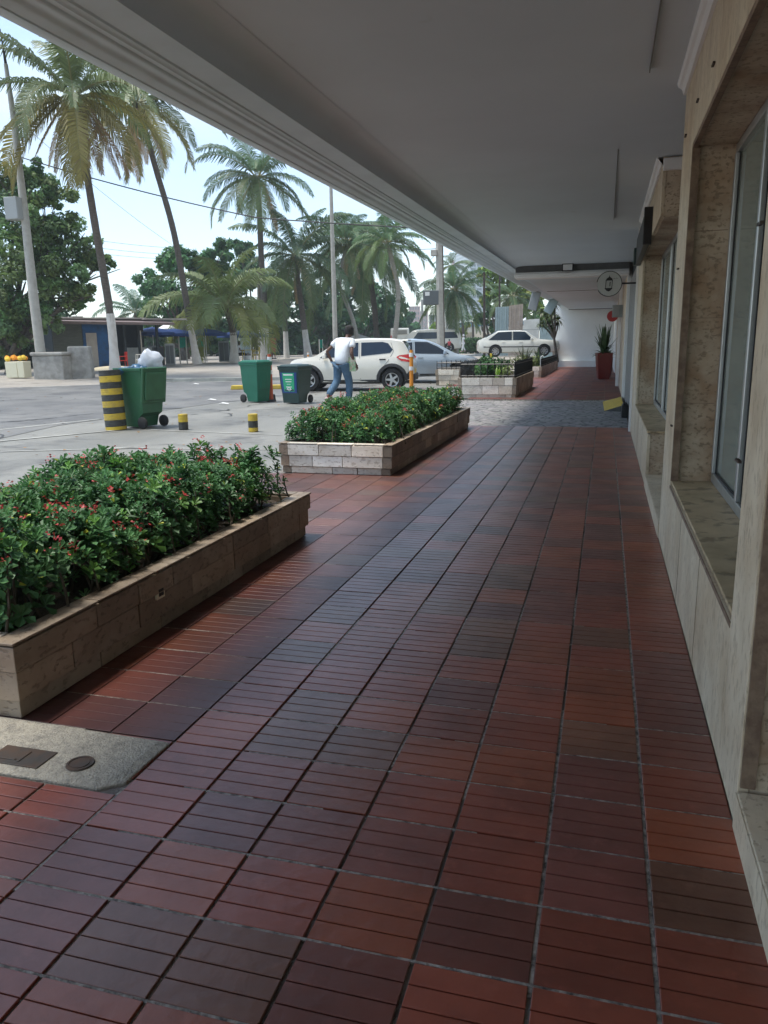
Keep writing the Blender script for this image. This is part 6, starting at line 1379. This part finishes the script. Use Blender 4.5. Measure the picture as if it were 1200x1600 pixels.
# chairs and tables
plastic_chair('cream plastic chair in front of the kiosk opening, behind the overfilled bin', at_gd(219, 39.5), HR[0]+math.pi*.65, 'chair_white', 1.05)
plastic_chair('red plastic chair in the dark of the kiosk, right of the tall palm foot', at_gd(189, 40.5), HR[0]+2.2, 'chair_red', .9)
plastic_chair('yellow plastic chair beside the seated person', at_gd(399, 50.5), HR[0]+1.9, 'chair_yellow', 1.0)
plastic_chair('white plastic chair stack beside the slim limewashed trunk', at_gd(402, 54), HR[0]-1.9, 'chair_white', 1.0)
a = at_gd(388, 51); tb = empty('plastic_table', a, HR[0], label='yellow plastic table in front of the seated person', cat='table'); mb = MB(); mb.box(-.4, -.4, .70, .4, .4, .74); mb.build('tabletop', M['chair_yellow'], tb, bevel=.01)
for x in (-.33, .33):
    for y in (-.33, .33): mb = MB(); mb.tube([(x*1.1, y*1.1, 0), (x, y, .7)], .025, 6); mb.build('leg', M['chair_yellow'], tb)
a = at_gd(385, 49.6); o = MB(); o.lathe([(0, 0), (.20, 0), (.24, .38), (.22, .38), (.18, .03)], 14); o = o.build('bucket', M['white_paint'], smooth=True); o.location = a; tag(o, 'white plastic bucket on the ground before the yellow table', 'bucket')
# sun shades
def parasol(label, u, v, D, r, mt, hp=None):
    g0 = at_gd(u, D); top = at_d(u, v, D); root = empty('beach_parasol', g0, label=label, cat='parasol'); h = top.z-g0.z; mb = MB(); vs = [(0, 0, h)]; n = 10
    for k_ in (.5, 1.): vs += [(math.cos(6.2832*i/n)*r*k_, math.sin(6.2832*i/n)*r*k_, h-.30*k_**1.4) for i in range(n)]
    vs += [(math.cos(6.2832*i/n)*r, math.sin(6.2832*i/n)*r, h-.46) for i in range(n)]
    mb.add(vs, [(0, 1+i, 1+(i+1) % n) for i in range(n)]+[(1+q*n+i, 1+q*n+(i+1) % n, 1+(q+1)*n+(i+1) % n, 1+(q+1)*n+i) for q in (0, 1) for i in range(n)]); mb.build('canopy', M[mt], root)
    mb = MB(); mb.tube([(0, 0, 0), (0, 0, h+.05)], .025, 6); mb.build('pole', M['white_paint'], root); return root
parasol('blue parasol just right of the kiosk roof end', 240, 511, 46, 1.25, 'shade_blue'); parasol('blue parasol in front of the teal cloths, left of the grey leaning trunk', 272, 513, 47, 1.35, 'shade_blue'); parasol('blue parasol right of the grey leaning palm foot', 322, 513, 50, 1.35, 'shade_blue')
parasol('wide navy parasol over the yellow table', 380, 516, 53, 1.7, 'shade_blue'); parasol('pale parasol top poking above the blue ones', 263, 506, 52, .6, 'white_paint')
def cloth(label, u0, u1, v0, v1, D, mt):
    a = at_gd(u0, D); b = at_gd(u1, D+.4); zt = at_d(u0, v0, D).z; zb = at_d(u0, v1, D).z; root = empty('stall_cloth', a, label=label, cat='stall'); n = 12; vs = []
    for i in range(n+1):
        q = a.lerp(b, i/n)-a; w_ = .05*math.sin(i*1.9); vs += [(q.x+w_, q.y+w_, zt-a.z), (q.x-w_, q.y+w_*.5, zb-a.z-.05*math.sin(i*1.3)), (q.x+w_+.02, q.y+w_+.03, zt-a.z), (q.x-w_+.02, q.y+w_*.5+.03, zb-a.z-.05*math.sin(i*1.3))]
    mb = MB(); mb.add(vs, [(i*4, i*4+4, i*4+5, i*4+1) for i in range(n)]+[(i*4+2, i*4+3, i*4+7, i*4+6) for i in range(n)]); mb.build('cloth', M[mt], root)
    for q in (a-a, b-a): mb = MB(); mb.tube([(q.x, q.y, 0), (q.x, q.y, zt-a.z+.05)], .04, 6); mb.build('post', M['chair_white'], root)
    return root
cloth('bright teal cloth hung on a stall left of the leaning grey trunk', 280, 291, 527, 543, 47, 'teal_cloth'); cloth('bright teal cloth hung on a stall right of the leaning grey trunk', 309, 319, 527, 542, 49, 'teal_cloth'); cloth('small green cloth glimpsed behind the left arm of the walking man', 499, 504, 531, 543, 62, 'teal_cloth')
cloth('pale corrugated screen behind the yellow table', 374, 392, 528, 552, 57, 'sheet_blue')
# stalls of appliances
for (u0, u1, v0, D, mt, lab) in ((232, 246, 540, 45, 'steel_box', 'grey counter stall at the end of the kiosk'), (257, 272, 537, 44, 'sign_face', 'pale grey cooler cabinet left of the teal cloth'), (341, 358, 533, 50, 'steel_box', 'dark steel locker between two leaning palms'), (246, 256, 541, 44.5, 'roof_brown', 'brown stacked boxes between counter and cooler')):
    a = at_gd(u0, D); b = at_gd(u1, D); d = b-a; L_ = d.xy.length; r_ = empty('stall_cabinet', a, math.atan2(d.y, d.x), label=lab, cat='cabinet'); h_ = at_d(u0, v0, D).z-a.z
    mb = MB(); mb.box(0, 0, .02, L_, .6, h_); mb.build('cabinet_body', M[mt], r_, bevel=.03); mb = MB(); mb.box(.05, -.012, .1, L_*.48, -.001, h_-.1); mb.box(L_*.52, -.012, .1, L_-.05, -.001, h_-.1); mb.build('cabinet_door', M['sign_grey'], r_, bevel=.01)
a = at_gd(700, 60)
# pale tent-like roof behind the leaning trunk
a = at_gd(552, 62); b = at_gd(582, 64); d = b-a; zt = at_d(566, 521, 63).z-a.z; zb = at_d(566, 533, 63).z-a.z; L_ = d.xy.length
r_ = empty('stall_tent', a, math.atan2(d.y, d.x), label='pale peaked stall roof behind the leaning pale trunk', cat='tent'); mb = MB(); mb.add([(0, 0, zb), (L_, 0, zb+.2), (L_, 2.4, zb), (0, 2.4, zb), (L_*.9, 1.2, zt), (L_*.3, 1.2, zt-.35)], [(0, 1, 4, 5), (1, 2, 4), (2, 3, 5, 4), (3, 0, 5)]); mb.build('canopy', M['roof_pale'], r_)
for x in (0, L_): mb = MB(); mb.tube([(x, 0, 0), (x, 0, zb)], .05, 6); mb.build('post', M['lime'], r_)
# sand heap at the foot of the tallest palm
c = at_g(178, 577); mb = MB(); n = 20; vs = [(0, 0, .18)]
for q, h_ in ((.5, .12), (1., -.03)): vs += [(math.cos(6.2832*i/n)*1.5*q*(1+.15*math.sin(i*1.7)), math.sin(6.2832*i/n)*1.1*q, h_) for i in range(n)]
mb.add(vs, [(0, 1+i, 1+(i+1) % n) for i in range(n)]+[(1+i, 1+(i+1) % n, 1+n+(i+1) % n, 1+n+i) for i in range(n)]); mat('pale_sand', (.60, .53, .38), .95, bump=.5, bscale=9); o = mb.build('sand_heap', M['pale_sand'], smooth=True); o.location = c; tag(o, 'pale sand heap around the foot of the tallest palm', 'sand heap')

# ================================================================== FAR RIGHT: fence sheets, wall, houses, towers
def wall_between(name, label, cat, u0, u1, vt0, vt1, D0, D1, mt, th=.2, ribs=0, part='panel', group=None):
    a = at_gd(u0, D0); b = at_gd(u1, D1); d = b-a; d.z = 0; L_ = d.length; root = empty(name, a, math.atan2(d.y, d.x), label=label, cat=cat, group=group); z0 = at_d(u0, vt0, D0).z-a.z; z1 = at_d(u1, vt1, D1).z-a.z; mb = MB(); n = max(1, ribs)
    for i in range(n):
        f0, f1 = i/n, (i+1)/n; x0, x1 = L_*f0+.004, L_*f1-.004; za, zb = z0+(z1-z0)*f0, z0+(z1-z0)*f1; off = .03*(i % 2)
        mb.add([(x0, off, -.2), (x1, off, -.2), (x1, off+th, -.2), (x0, off+th, -.2), (x0, off, za), (x1, off, zb), (x1, off+th, zb), (x0, off+th, za)], [(0, 3, 2, 1), (4, 5, 6, 7), (0, 1, 5, 4), (1, 2, 6, 5), (2, 3, 7, 6), (3, 0, 4, 7)])
    mb.build(part, M[mt], root, bevel=.01); return root
wall_between('corrugated_sheet', 'tall blue grey corrugated fence sheet behind the roof of the old white saloon', 'fence sheet', 773, 794, 480, 479, 52, 52, 'sheet_blue', .05, 6)
wall_between('corrugated_sheet', 'tall rusty beige corrugated fence sheet right of the blue grey one', 'fence sheet', 794.3, 816, 478, 475, 51.8, 51.8, 'sheet_rust', .05, 6)
bwl = wall_between('block_wall', 'white painted block wall behind the bonnet of the old white saloon', 'wall', 817, 842, 500, 498, 50, 50, 'block_white', .25, 1)
for f in (.33, .66): mb = MB(); mb.box(0, -.006, f*3.0, 1.25, -.001, f*3.0+.03); mb.build('course_line', M['sign_face'], bwl)
wall_between('low_wall', 'pale blue painted wall between the dracaena and the white block wall', 'wall', 842.5, 876, 512, 512, 52, 52, 'sheet_blue', .25, 1)
wall_between('boundary_wall', 'long low cream wall beyond the far hedge', 'wall', 708, 774, 519, 519, 95, 88, 'cream_wall', .3, 1)
# blue banded house with pale roof
a = at_gd(722, 110); b = at_gd(770, 104); d = b-a; L_ = d.xy.length; hs_ = empty('house', a, math.atan2(d.y, d.x), label='low house with a blue band under a pale sloping roof behind the far palms', cat='house'); z1 = at_d(745, 503, 107).z-a.z; z2 = at_d(752, 486, 107).z-a.z; z0 = at_d(745, 510, 107).z-a.z
mb = MB(); mb.box(0, 0, -.5, L_, 6, z0); mb.build('wall', M['cream_wall'], hs_); mb = MB(); mb.box(-.2, -.2, z0+.001, L_+.2, 6.2, z1); mb.build('blue_band', M['house_blue'], hs_)
mb = MB(); mb.add([(-.6, -.6, z1+.002), (L_+.6, -.6, z1+.002), (L_+.6, 6.6, z1+.002), (-.6, 6.6, z1+.002), (L_*.45, 3, z2), (L_*.8, 3, z2)], [(0, 1, 5, 4), (1, 2, 5), (2, 3, 4, 5), (3, 0, 4), (0, 3, 2, 1)]); mb.build('roof', M['roof_white'], hs_)
for i in range(4): mb = MB(); mb.box(L_*(.12+.22*i), -.03, 1., L_*(.22+.22*i), -.005, z0*.75); mb.build('window', M['tower_glass'], hs_)
def tower(label, u0, u1, vt, D, floors, wallm, glassm, depth=14, rot=.0, bands=True, name='apartment_tower', nb=6, vb=None):
    a = at_gd(u0, D); b = at_gd(u1, D); d = b-a; L_ = d.xy.length; h = at_d(u0, vt, D).z-a.z; root = empty(name, a, math.atan2(d.y, d.x)+rot, label=label, cat='tower' if h > 25 else 'building')
    mb = MB(); mb.box(0, 0, -1, L_, depth, h); mb.build('wall', M[wallm], root)
    fh = h/floors
    for i in range(floors):
        z = i*fh
        mb = MB(); mb.box(.3, -.10, z+fh*.38, L_-.3, -.01, z+fh*.88); mb.box(-.10, .3, z+fh*.38, -.01, depth-.3, z+fh*.88); mb.build('window_band', M[glassm], root)
        mb = MB(); mb.box(-.6, -.9, z+fh*.90, L_+.3, -.101, z+fh*1.02); mb.build('balcony_slab', M[wallm], root)
        if i % 1 == 0 and nb: 
            mb = MB()
            for q in range(nb+1): x = L_*q/nb; mb.box(x-.18, -.6, z+fh*.0, x+.18, -.102, z+fh*.898)
            mb.build('partition', M[wallm], root)
    return root
tower('tall pale apartment tower with stacked balconies above the yellow green tree', 733, 762, 330, 260, 34, 'tower_wall', 'tower_glass', 22, .25, nb=3)
tower('pink stepped building far left of the signboard', 640, 656, 479, 300, 8, 'pink_wall', 'tower_glass', 14, 0, nb=4)
tower('taller pink and white slab beside the pink stepped building', 650, 668, 486, 330, 9, 'pink_wall', 'tower_glass', 12, 0, nb=3)
tower('white layered low building under the signboard', 671, 690, 492, 210, 5, 'block_white', 'tower_glass', 14, 0, nb=2)
tower('cream mid rise building glimpsed between far palm and concrete pole', 696, 716, 470, 190, 9, 'cream_wall', 'tower_glass', 14, 0, nb=4)
tower('slim pale tower behind the wispy palm top', 707, 719, 408, 320, 26, 'pink_wall', 'tower_glass', 12, 0, nb=2)
for o in list(bpy.data.objects):
    if o.type == 'MESH' and not o.data.polygons and not o.modifiers: bpy.data.objects.remove(o)

# ================================================================== HAZE (sea air)
hz_ = MB(); hz_.box(-420, -60, -1.2, 260, 420, 120); ho = hz_.build('haze', M['white_paint']); ho['kind'] = 'stuff'; ho['label'] = 'thin bright sea haze over the street'; ho['category'] = 'haze'
hm = bpy.data.materials.new('haze'); hm.use_nodes = True; t = hm.node_tree
for n in list(t.nodes): t.nodes.remove(n)
o = nd(t, 'ShaderNodeOutputMaterial'); v = nd(t, 'ShaderNodeVolumePrincipled'); v.inputs['Color'].default_value = (.86, .94, 1., 1); v.inputs['Density'].default_value = .0010; t.links.new(v.outputs[0], o.inputs['Volume'])
ho.data.materials.clear(); ho.data.materials.append(hm)
